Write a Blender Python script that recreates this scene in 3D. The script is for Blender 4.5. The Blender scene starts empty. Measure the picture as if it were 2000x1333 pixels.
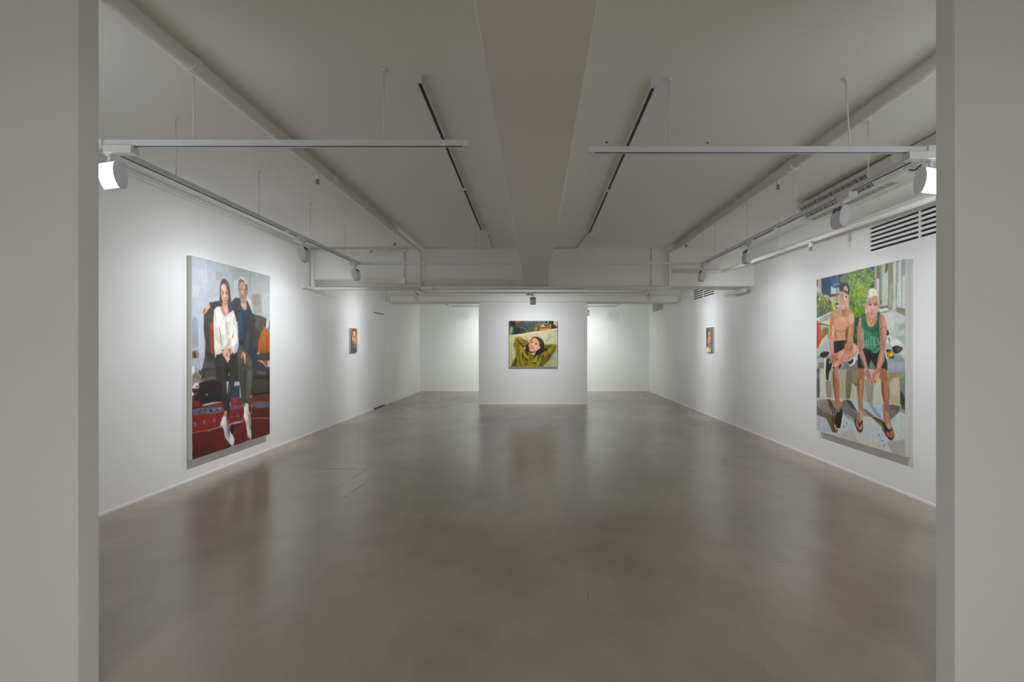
import bpy, bmesh, math
import numpy as np
from mathutils import Vector, Matrix

S = bpy.context.scene
COL = S.collection

# ------------------------------------------------------------------ camera, world, exposure, large lights
EYE = 1.45
cam_d = bpy.data.cameras.new('camera')
cam = bpy.data.objects.new('camera', cam_d)
COL.objects.link(cam)
cam.location = (0, 0, EYE)
cam.rotation_euler = (math.pi / 2, 0, 0)
cam_d.sensor_width = 36
cam_d.lens = 18.72
cam_d.shift_x = -0.024
cam_d.shift_y = 0.00475
cam_d.clip_start = 0.05
S.camera = cam

S.view_settings.view_transform = 'Standard'
S.view_settings.look = 'None'
S.view_settings.gamma = 1
S.view_settings.use_curve_mapping = False
S.view_settings.exposure = 0.0
S.cycles.max_bounces = 9
S.cycles.diffuse_bounces = 7
S.cycles.glossy_bounces = 5
S.cycles.sample_clamp_indirect = 4.0
S.cycles.use_denoising = True
S.cycles.caustics_reflective = False
S.cycles.caustics_refractive = False

world = bpy.data.worlds.new('world')
S.world = world
world.use_nodes = True
world.node_tree.nodes['Background'].inputs[0].default_value = (0.9, 0.95, 1, 1)
world.node_tree.nodes['Background'].inputs[1].default_value = 0.02
world.cycles.sampling_method = 'NONE'

SPOT_W = 28.5          # one wall washer
BACK_W = 21.5         # wall washers of the back room
FOYER_W = 132.0         # unseen fill light added behind the camera for the partition and ambient
WASH_TOP, WASH_RISE, WASH_FALL, WASH_SPILL = -0.10, 0.80, 0.27, 1.40
LAMP_COL = (0.935, 0.965, 1.0)

def area_light(name, loc, size, power, color, rot=(0, 0, 0)):
    d = bpy.data.lights.new(name, 'AREA')
    d.shape = 'RECTANGLE'; d.size, d.size_y = size
    d.energy = power; d.color = color
    o = bpy.data.objects.new(name, d); COL.objects.link(o)
    o.location = loc; o.rotation_euler = rot
    return o

area_light('foyer_fill', (0, -1.6, 3.0), (3.0, 1.2), FOYER_W, (0.97, 1.0, 1.0))

# ------------------------------------------------------------------ materials
def s2l(c):
    return tuple((x / 12.92 if x <= 0.04045 else ((x + 0.055) / 1.055) ** 2.4) for x in c)

def mat(name, col, rough=0.6, metal=0.0, spec=0.5, bump=0.0, bscale=40.0, vary=0.0, vscale=2.0, coat=0.0):
    m = bpy.data.materials.new(name); m.use_nodes = True
    nt = m.node_tree; b = nt.nodes['Principled BSDF']
    b.inputs['Base Color'].default_value = (*col, 1)
    b.inputs['Roughness'].default_value = rough
    b.inputs['Metallic'].default_value = metal
    b.inputs['Specular IOR Level'].default_value = spec
    tc = nt.nodes.new('ShaderNodeTexCoord')
    if vary:
        n = nt.nodes.new('ShaderNodeTexNoise'); n.inputs['Scale'].default_value = vscale; n.inputs['Detail'].default_value = 5
        r = nt.nodes.new('ShaderNodeMapRange')
        r.inputs['To Min'].default_value = 1 - vary; r.inputs['To Max'].default_value = 1 + vary
        x = nt.nodes.new('ShaderNodeVectorMath'); x.operation = 'SCALE'; x.inputs[0].default_value = col
        nt.links.new(tc.outputs['Object'], n.inputs['Vector'])
        nt.links.new(n.outputs['Fac'], r.inputs['Value'])
        nt.links.new(r.outputs[0], x.inputs['Scale'])
        nt.links.new(x.outputs[0], b.inputs['Base Color'])
    if bump:
        n = nt.nodes.new('ShaderNodeTexNoise'); n.inputs['Scale'].default_value = bscale; n.inputs['Detail'].default_value = 3
        bp = nt.nodes.new('ShaderNodeBump'); bp.inputs['Strength'].default_value = bump; bp.inputs['Distance'].default_value = 0.01
        nt.links.new(tc.outputs['Object'], n.inputs['Vector'])
        nt.links.new(n.outputs['Fac'], bp.inputs['Height'])
        nt.links.new(bp.outputs[0], b.inputs['Normal'])
    return m

def emit(name, col, strength):
    m = bpy.data.materials.new(name); m.use_nodes = True
    b = m.node_tree.nodes['Principled BSDF']
    b.inputs['Base Color'].default_value = (0.8, 0.8, 0.8, 1)
    b.inputs['Emission Color'].default_value = (*col, 1)
    b.inputs['Emission Strength'].default_value = strength
    return m

M_WALL = mat('wall_paint', (0.862, 0.864, 0.862), 0.65, spec=0.25, bump=0.06, bscale=60, vary=0.012, vscale=1.3)
M_CEIL = mat('ceiling_paint', (0.86, 0.86, 0.83), 0.8, spec=0.2, bump=0.10, bscale=18, vary=0.02, vscale=1.1)
M_TRIM = mat('trim_paint', (0.84, 0.84, 0.83), 0.4, vary=0.01, vscale=4)
M_PIPE = mat('pipe_paint', (0.82, 0.81, 0.77), 0.5, bump=0.05, bscale=30, vary=0.02, vscale=6)
M_TRACK = mat('track_white', (0.72, 0.755, 0.785), 0.4, vary=0.02, vscale=8)
M_LAMP = mat('lamp_white', (0.74, 0.73, 0.77), 0.45, vary=0.02, vscale=12)
M_BOX = mat('adapter_white', (0.78, 0.77, 0.755), 0.45, vary=0.02, vscale=12)
M_SLOT = mat('slot_dark', (0.035, 0.037, 0.038), 0.6, vary=0.1, vscale=10)
M_FIN = mat('heat_sink_dark', (0.14, 0.14, 0.15), 0.5, vary=0.1, vscale=20)
M_BLACK = mat('vent_dark', (0.012, 0.012, 0.012), 0.8, vary=0.1, vscale=10)
M_AC = mat('air_unit_plastic', (0.74, 0.74, 0.69), 0.5, vary=0.02, vscale=3)
M_METAL = mat('pendant_metal', (0.16, 0.16, 0.14), 0.35, metal=0.7, vary=0.08, vscale=30)
M_RED = mat('sprinkler_bulb', (0.45, 0.02, 0.02), 0.2, vary=0.05, vscale=50)
M_CANVAS = mat('primed_canvas', (0.70, 0.69, 0.655), 0.8, bump=0.2, bscale=300, vary=0.03, vscale=20)
M_SCUFF = mat('scuff_mark', (0.12, 0.108, 0.09), 0.45, vary=0.2, vscale=30)
M_LENS = emit('lamp_lens', (0.97, 0.99, 1.0), 14.0)
M_LENS_FAR = emit('lamp_lens_dim', (0.97, 0.99, 1.0), 3.0)

def floor_material():
    m = bpy.data.materials.new('polished_concrete'); m.use_nodes = True
    nt = m.node_tree; L = nt.links; N = nt.nodes; b = N['Principled BSDF']
    tc = N.new('ShaderNodeTexCoord')
    def noise(scale, detail, rough=0.55, dist=0.0, stretch=(1, 1, 1)):
        mp = N.new('ShaderNodeMapping'); mp.inputs['Scale'].default_value = stretch
        n = N.new('ShaderNodeTexNoise'); n.inputs['Scale'].default_value = scale
        n.inputs['Detail'].default_value = detail; n.inputs['Roughness'].default_value = rough
        n.inputs['Distortion'].default_value = dist
        L.new(tc.outputs['Object'], mp.inputs['Vector']); L.new(mp.outputs[0], n.inputs['Vector'])
        return n
    big = noise(0.42, 3, 0.5, 0.3, (1, 1.3, 1))
    mid = noise(1.7, 3, 0.5, 0.0, (0.8, 0.5, 1))
    fine = noise(9, 3, 0.5, 0.0, (1, 0.5, 1))
    ramp = N.new('ShaderNodeValToRGB')
    ramp.color_ramp.elements[0].position = 0.25; ramp.color_ramp.elements[0].color = (0.175, 0.146, 0.111, 1)
    ramp.color_ramp.elements[1].position = 0.75; ramp.color_ramp.elements[1].color = (0.395, 0.347, 0.283, 1)
    a1 = N.new('ShaderNodeMath'); a1.operation = 'MULTIPLY_ADD'; a1.inputs[1].default_value = 0.42
    a2 = N.new('ShaderNodeMath'); a2.operation = 'MULTIPLY_ADD'; a2.inputs[1].default_value = 0.48
    a3 = N.new('ShaderNodeMath'); a3.operation = 'MULTIPLY'; a3.inputs[1].default_value = 0.10
    L.new(fine.outputs['Fac'], a3.inputs[0])
    L.new(mid.outputs['Fac'], a2.inputs[0]); L.new(a3.outputs[0], a2.inputs[2])
    L.new(big.outputs['Fac'], a1.inputs[0]); L.new(a2.outputs[0], a1.inputs[2])
    L.new(a1.outputs[0], ramp.inputs['Fac'])
    # small dark specks
    vor = N.new('ShaderNodeTexVoronoi'); vor.inputs['Scale'].default_value = 2.6
    L.new(tc.outputs['Object'], vor.inputs['Vector'])
    st = N.new('ShaderNodeMapRange'); st.inputs['From Min'].default_value = 0.012; st.inputs['From Max'].default_value = 0.03
    st.inputs['To Min'].default_value = 0.75; st.inputs['To Max'].default_value = 1.0
    L.new(vor.outputs['Distance'], st.inputs['Value'])
    mul = N.new('ShaderNodeVectorMath'); mul.operation = 'SCALE'
    L.new(ramp.outputs[0], mul.inputs[0]); L.new(st.outputs[0], mul.inputs['Scale'])
    L.new(mul.outputs[0], b.inputs['Base Color'])
    rr = N.new('ShaderNodeMapRange'); rr.inputs['From Min'].default_value = 0.1; rr.inputs['From Max'].default_value = 0.9
    rr.inputs['To Min'].default_value = 0.19; rr.inputs['To Max'].default_value = 0.29
    L.new(mid.outputs['Fac'], rr.inputs['Value']); L.new(rr.outputs[0], b.inputs['Roughness'])
    b.inputs['Specular IOR Level'].default_value = 0.5
    wav = noise(5.0, 3, 0.5, 0.5)
    bp = N.new('ShaderNodeBump'); bp.inputs['Strength'].default_value = 0.05; bp.inputs['Distance'].default_value = 0.02
    bp.inputs['Strength'].default_value = 0.02
    L.new(wav.outputs['Fac'], bp.inputs['Height']); L.new(bp.outputs[0], b.inputs['Normal'])
    return m

M_LENS.cycles.emission_sampling = 'NONE'
M_LENS_FAR.cycles.emission_sampling = 'NONE'
M_FLOOR = floor_material()

def paint_material():
    m = bpy.data.materials.new('oil_paint'); m.use_nodes = True
    nt = m.node_tree; L = nt.links; N = nt.nodes; b = N['Principled BSDF']
    at = N.new('ShaderNodeAttribute'); at.attribute_name = 'paint'
    tc = N.new('ShaderNodeTexCoord')
    mp = N.new('ShaderNodeMapping'); mp.inputs['Scale'].default_value = (1, 1, 0.45)
    n = N.new('ShaderNodeTexNoise'); n.inputs['Scale'].default_value = 34; n.inputs['Detail'].default_value = 4; n.inputs['Distortion'].default_value = 1.0
    L.new(tc.outputs['Object'], mp.inputs['Vector']); L.new(mp.outputs[0], n.inputs['Vector'])
    r = N.new('ShaderNodeMapRange'); r.inputs['From Min'].default_value = 0.25; r.inputs['From Max'].default_value = 0.75
    r.inputs['To Min'].default_value = 0.87; r.inputs['To Max'].default_value = 1.13
    x = N.new('ShaderNodeVectorMath'); x.operation = 'SCALE'
    L.new(n.outputs['Fac'], r.inputs['Value']); L.new(at.outputs['Color'], x.inputs[0]); L.new(r.outputs[0], x.inputs['Scale'])
    L.new(x.outputs[0], b.inputs['Base Color'])
    bp = N.new('ShaderNodeBump'); bp.inputs['Strength'].default_value = 0.15; bp.inputs['Distance'].default_value = 0.004
    L.new(n.outputs['Fac'], bp.inputs['Height']); L.new(bp.outputs[0], b.inputs['Normal'])
    b.inputs['Roughness'].default_value = 0.5
    b.inputs['Specular IOR Level'].default_value = 0.3
    return m

M_PAINT = paint_material()

# ------------------------------------------------------------------ helpers
def link(name, bm_or_me, m, parent=None, smooth=False, bevel=0.0):
    if isinstance(bm_or_me, bmesh.types.BMesh):
        bmesh.ops.recalc_face_normals(bm_or_me, faces=bm_or_me.faces)
        me = bpy.data.meshes.new(name); bm_or_me.to_mesh(me); bm_or_me.free()
    else:
        me = bm_or_me
    if m is not None and not me.materials:
        me.materials.append(m)
    if smooth:
        for p in me.polygons: p.use_smooth = True
    o = bpy.data.objects.new(name, me); COL.objects.link(o)
    if parent is not None: o.parent = parent
    if bevel:
        md = o.modifiers.new('bevel', 'BEVEL'); md.width = bevel; md.segments = 2; md.limit_method = 'ANGLE'
    return o

def box(bm, x0, x1, y0, y1, z0, z1):
    v = [bm.verts.new((x, y, z)) for z in (z0, z1) for y in (y0, y1) for x in (x0, x1)]
    for f in ((0, 1, 3, 2), (4, 5, 7, 6), (0, 1, 5, 4), (2, 3, 7, 6), (0, 2, 6, 4), (1, 3, 7, 5)):
        bm.faces.new([v[i] for i in f])

def boxes(*bs):
    bm = bmesh.new()
    for b in bs: box(bm, *b)
    return bm

def prism(pts, axis, a0, a1, bm=None):
    """profile pts extruded along axis: 'x' profile is (y,z), 'y' profile is (x,z)"""
    bm = bm or bmesh.new()
    def P(p, a): return (a, p[0], p[1]) if axis == 'x' else (p[0], a, p[1])
    A = [bm.verts.new(P(p, a0)) for p in pts]; B = [bm.verts.new(P(p, a1)) for p in pts]
    n = len(pts)
    bm.faces.new(A); bm.faces.new(B[::-1])
    for i in range(n): bm.faces.new((A[i], A[(i + 1) % n], B[(i + 1) % n], B[i]))
    return bm

def fillet(pts, r, n=5):
    out = [Vector(pts[0])]
    for i in range(1, len(pts) - 1):
        p, a, b = Vector(pts[i]), Vector(pts[i - 1]), Vector(pts[i + 1])
        da, db = (a - p), (b - p); rr = min(r, da.length * .45, db.length * .45)
        s, e = p + da.normalized() * rr, p + db.normalized() * rr
        for k in range(n + 1):
            t = k / n
            out.append(s * (1 - t) ** 2 + p * 2 * t * (1 - t) + e * t * t)
    out.append(Vector(pts[-1]))
    return out

def tube(bm, pts, r, seg=12, bend=0.05):
    P = fillet(pts, bend) if len(pts) > 2 else [Vector(p) for p in pts]
    rings = []; up = None
    for i, p in enumerate(P):
        t = (P[min(i + 1, len(P) - 1)] - P[max(i - 1, 0)]).normalized()
        if up is None:
            up = Vector((0, 0, 1)) if abs(t.z) < .9 else Vector((1, 0, 0))
        u = (up - t * up.dot(t)).normalized(); w = t.cross(u); up = u
        rings.append([bm.verts.new(p + (u * math.cos(k * 2 * math.pi / seg) + w * math.sin(k * 2 * math.pi / seg)) * r) for k in range(seg)])
    for a, b in zip(rings, rings[1:]):
        for k in range(seg): bm.faces.new((a[k], a[(k + 1) % seg], b[(k + 1) % seg], b[k]))
    bm.faces.new(rings[0][::-1]); bm.faces.new(rings[-1])
    return bm

def tb(*args, **kw): return tube(bmesh.new(), *args, **kw)

def tag(o, label=None, cat=None, group=None, kind=None):
    if label: o['label'] = label
    if cat: o['category'] = cat
    if group: o['group'] = group
    if kind: o['kind'] = kind
    return o

def thing(name, loc, label, cat, group=None, rotz=0.0):
    o = bpy.data.objects.new(name, None); COL.objects.link(o)
    o.location = loc; o.rotation_euler = (0, 0, rotz); o.empty_display_size = 0.1
    return tag(o, label, cat, group)

def struct(name, bm, m, bevel=0.0):
    o = link(name, bm, m, bevel=bevel); o['kind'] = 'structure'
    return o

# ------------------------------------------------------------------ room shell
XL, XR = -3.71, 3.58            # gallery side walls
YF0, YF1 = 2.15, 2.253          # the partition with the opening the camera looks through
OL, OR_ = -1.852, 1.689         # opening
YB = 16.94                      # back wall
ZC = 3.058                      # ceiling
YR = -4.0                       # rear wall of the room behind the camera
T = 0.16

struct('floor', boxes((-5.2, 5.2, YR - T, YB + T, -0.12, 0)), M_FLOOR)
struct('ceiling', boxes((-5.2, 5.2, YR - T, YB + T, ZC, ZC + 0.12)), M_CEIL)

def wall_grid(ys, zs, holes):
    """boxes that fill the y/z grid apart from the holes (y0,y1,z0,z1)"""
    out = []
    for a, b in zip(ys, ys[1:]):
        for c, d in zip(zs, zs[1:]):
            my, mz = (a + b) / 2, (c + d) / 2
            if not any(h[0] < my < h[1] and h[2] < mz < h[3] for h in holes): out.append((a, b, c, d))
    return out

DOOR = (12.12, 13.04, 0.0, 2.222)
hl = [DOOR]
struct('wall_left', boxes(*[(XL - T, XL, a, b, c, d) for a, b, c, d in wall_grid([YF1, DOOR[0], DOOR[1], YB], [0, DOOR[3], ZC], hl)]), M_WALL)
VENTS = [(4.24, 5.72, 2.455, 2.722), (10.73, 12.17, 2.495, 2.762), (15.04, 16.47, 2.495, 2.762)]
ys = sorted({YF1, YB} | {v for h in VENTS for v in h[:2]}); zs = sorted({0, ZC} | {v for h in VENTS for v in h[2:]})
struct('wall_right', boxes(*[(XR, XR + T, a, b, c, d) for a, b, c, d in wall_grid(ys, zs, VENTS)]), M_WALL)
struct('wall_back', boxes((-4.2, 4.2, YB, YB + T, 0, ZC)), M_WALL)
struct('wall_front_left', boxes((-5.0, OL, YF0, YF1, 0, ZC)), M_WALL, bevel=0.002)
struct('wall_front_right', boxes((OR_, 5.0, YF0, YF1, 0, ZC)), M_WALL, bevel=0.002)
struct('wall_rear', boxes((-5.0, 5.0, YR - T, YR, 0, ZC)), M_WALL)
struct('wall_rear_left', boxes((-5.0 - T, -5.0, YR, YF1, 0, ZC)), M_WALL)
struct('wall_rear_right', boxes((5.0, 5.0 + T, YR, YF1, 0, ZC)), M_WALL)
struct('wall_centre', boxes((-1.434, 1.256, 13.2, 13.42, 0, 2.531)), M_WALL, bevel=0.003)

# beams: one along the room, two across
bm = bmesh.new()
v = [bm.verts.new(p) for p in ((-.166, YR, 2.43), (.184, YR, 2.43), (.168, 8.75, 2.43), (-.196, 8.75, 2.43), (-.166, YR, ZC), (.184, YR, ZC), (.168, 8.75, ZC), (-.196, 8.75, ZC))]
for f in ((0, 1, 2, 3), (4, 5, 6, 7), (0, 1, 5, 4), (2, 3, 7, 6), (0, 3, 7, 4), (1, 2, 6, 5)): bm.faces.new([v[i] for i in f])
struct('ceiling_beam', bm, M_CEIL, bevel=0.006)
struct('ceiling_beam', boxes((XL, XR, 8.75, 9.33, 2.43, ZC)), M_CEIL, bevel=0.006)
struct('ceiling_beam', boxes((XL, XR, 13.2, 13.75, 2.531, ZC)), M_CEIL, bevel=0.006)
struct('trim_1', boxes((-3.63, 3.5, 13.13, 13.2, 2.533, 2.70)), M_CEIL, bevel=0.03)
# bulkhead along the right wall above the vents
struct('trim_2', boxes((3.24, XR, YF1, 6.17, 2.85, ZC)), M_CEIL, bevel=0.01)

def skirt(name, *b): struct(name, boxes(*b), M_TRIM)
sk, st = 0.022, 0.006
skirt('baseboard_left', (XL, XL + st, YF1, DOOR[0], 0, sk), (XL, XL + st, DOOR[1], YB, 0, sk))
skirt('baseboard_right', (XR - st, XR, YF1, YB, 0, sk))
skirt('baseboard_back', (XL, XR, YB - st, YB, 0, sk * 1.3))
skirt('baseboard_centre', (-1.434 - st, 1.256 + st, 13.2 - st, 13.2, 0, sk), (-1.434 - st, -1.434, 13.2, 13.42, 0, sk), (1.256, 1.256 + st, 13.2, 13.42, 0, sk))

# flush door in the left wall
g = 0.007
door = struct('door_1', boxes((XL - 0.045, XL - 0.004, DOOR[0] + g, DOOR[1] - g, 0.022, DOOR[3] - 0.016)), M_WALL)
back = link('door_backing', boxes((XL - T, XL - 0.07, DOOR[0], DOOR[1], 0, DOOR[3])), M_SLOT, door)  # dark slab filling the opening behind the leaf, visible through the seams

# scuffs on the floor
def fl(px, py):
    Y = EYE * 1040 / (py - 676); return ((px - 1048) * Y / 1040, Y)
bm = bmesh.new()
for (a, b, c, d, w) in ((624, 916, 722, 918, .006), (688, 916, 703, 907, .005), (640, 925, 668, 921, .005), (689, 934, 712, 919, .006),
                        (689, 960, 712, 946, .006), (665, 948, 672, 945, .006), (680, 926, 686, 929, .004), (670, 972, 676, 969, .006),
                        (1566, 1064, 1578, 1067, .004), (1520, 1098, 1540, 1097, .004), (1433, 948, 1441, 947, .005), (1128, 915, 1141, 911, .005), (1133, 951, 1139, 950, .005),
                        (1147, 1158, 1150, 1172, .003), (1471, 1154, 1483, 1162, .004), (1694, 1080, 1735, 1078, .002), (1735, 1078, 1769, 1080, .002), (392, 1232, 397, 1231, .004),
                        (446, 1226, 452, 1225, .004), (712, 1201, 717, 1200, .003), (523, 1299, 527, 1300, .003), (552, 1031, 560, 1030, .004), (815, 953, 824, 952, .006)):
    p, q = Vector(fl(a, b)), Vector(fl(c, d)); n = (q - p).normalized(); n = Vector((-n.y, n.x)) * w
    bm.faces.new([bm.verts.new((r.x, r.y, 0.0004)) for r in (p + n, q + n * .5, q - n * .5, p - n)])
sc = link('scuff_marks', bm, M_SCUFF, bpy.data.objects['floor']); sc['kind'] = 'stuff'

# ------------------------------------------------------------------ air vents in the right wall
def vent(i, h, label, split=True):
    y0, y1, z0, z1 = h
    t = thing('air_vent', (XR, (y0 + y1) / 2, z0), label, 'air vent', 'slotted air vents along the right wall')
    hy, hz = (y1 - y0) / 2, z1 - z0
    link('backing', boxes((0.015, 0.02, -hy + .005, hy - .005, .005, hz - .005)), M_BLACK, t)  # black sheet close behind the slats stands in for the shade inside
    b = bmesh.new()
    e = 0.006
    box(b, 0, .03, -hy, hy, 0, e); box(b, 0, .03, -hy, hy, hz - e, hz); box(b, 0, .03, -hy, -hy + e, e, hz - e); box(b, 0, .03, hy - e, hy, e, hz - e)
    link('frame', b, M_WALL, t)
    if split: link('divider', boxes((0, .03, -.012, .012, e, hz - e)), M_WALL, t)
    n = 6; pitch = (hz - 2 * e + .024) / n
    me = None
    for k in range(1, n):
        z = e + k * pitch - .024
        for s in (-1, 1):
            if me is None:
                o = link('slat', boxes((0, .012, .012, hy - e, 0, .024)), M_WALL, t); me = o.data
            else:
                o = link('slat', me, None, t)
            o.location = (0, 0 if s > 0 else -hy + e - .012, z)
    return t
vent(0, VENTS[0], 'long white slotted air vent above the painting of two seated men')
vent(1, VENTS[1], 'white slotted air vent beyond the crossbeam, above the small green portrait')
vent(2, VENTS[2], 'farthest white slotted air vent, high at the back end of the right wall', split=False)

# ------------------------------------------------------------------ paintings
def lin(c):
    return np.array(s2l(tuple(v / 255 for v in c)))

def leaf_strokes(row, rng):
    """a patch of short leaf-shaped dabs spread over a four-cornered area"""
    n, w, hh = int(row[1]), row[2], row[3]
    c = np.array(row[4:12], float).reshape(4, 2); cols = [row[i:i + 3] for i in range(12, len(row), 3)]
    for k in range(n):
        u, v = rng.rand(2); p = (c[0] * (1 - u) + c[1] * u) * (1 - v) + (c[3] * (1 - u) + c[2] * u) * v
        a, b_, t = rng.uniform(.6, 1.4), rng.uniform(.6, 1.4), rng.uniform(-.3, .3) * hh * .6
        q = [(p[0] - t, p[1] - hh * b_), (p[0] + w * a, p[1]), (p[0] + t, p[1] + hh * b_), (p[0] - w * a * .8, p[1] + hh * .1)]
        yield list(cols[rng.randint(len(cols))]) + [v for xy in q for v in xy]

def raster(data, nx, ny, ss=2):
    W, H = nx * ss, ny * ss
    img = np.empty((H, W, 3)); img[:] = lin(data[0])
    rng = np.random.RandomState(5)
    rows = []
    for row in data[1:]:
        if row[0] < 0: rows.extend(leaf_strokes(row, rng))
        else: rows.append(row)
    for row in rows:
        col = lin(row[:3]); vals = np.array(row[3:], float) / 999.0
        xs, ys_ = vals[0::2] * W, vals[1::2] * H
        x0, x1 = max(0, int(xs.min())), min(W, int(xs.max()) + 2)
        y0, y1 = max(0, int(ys_.min())), min(H, int(ys_.max()) + 2)
        if x0 >= x1 or y0 >= y1: continue
        gx = np.arange(x0, x1) + .5; gy = np.arange(y0, y1) + .5
        inside = np.zeros((len(gy), len(gx)), bool)
        n = len(xs)
        for i in range(n):
            ax, ay, bx, by = xs[i], ys_[i], xs[(i + 1) % n], ys_[(i + 1) % n]
            if ay == by: continue
            rows = (gy > min(ay, by)) & (gy <= max(ay, by))
            if not rows.any(): continue
            xi = ax + (gy[rows] - ay) * (bx - ax) / (by - ay)
            inside[rows] ^= gx[None, :] > xi[:, None]
        img[y0:y1, x0:x1][inside] = col
    return img.reshape(ny, ss, nx, ss, 3).mean(axis=(1, 3))

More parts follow.
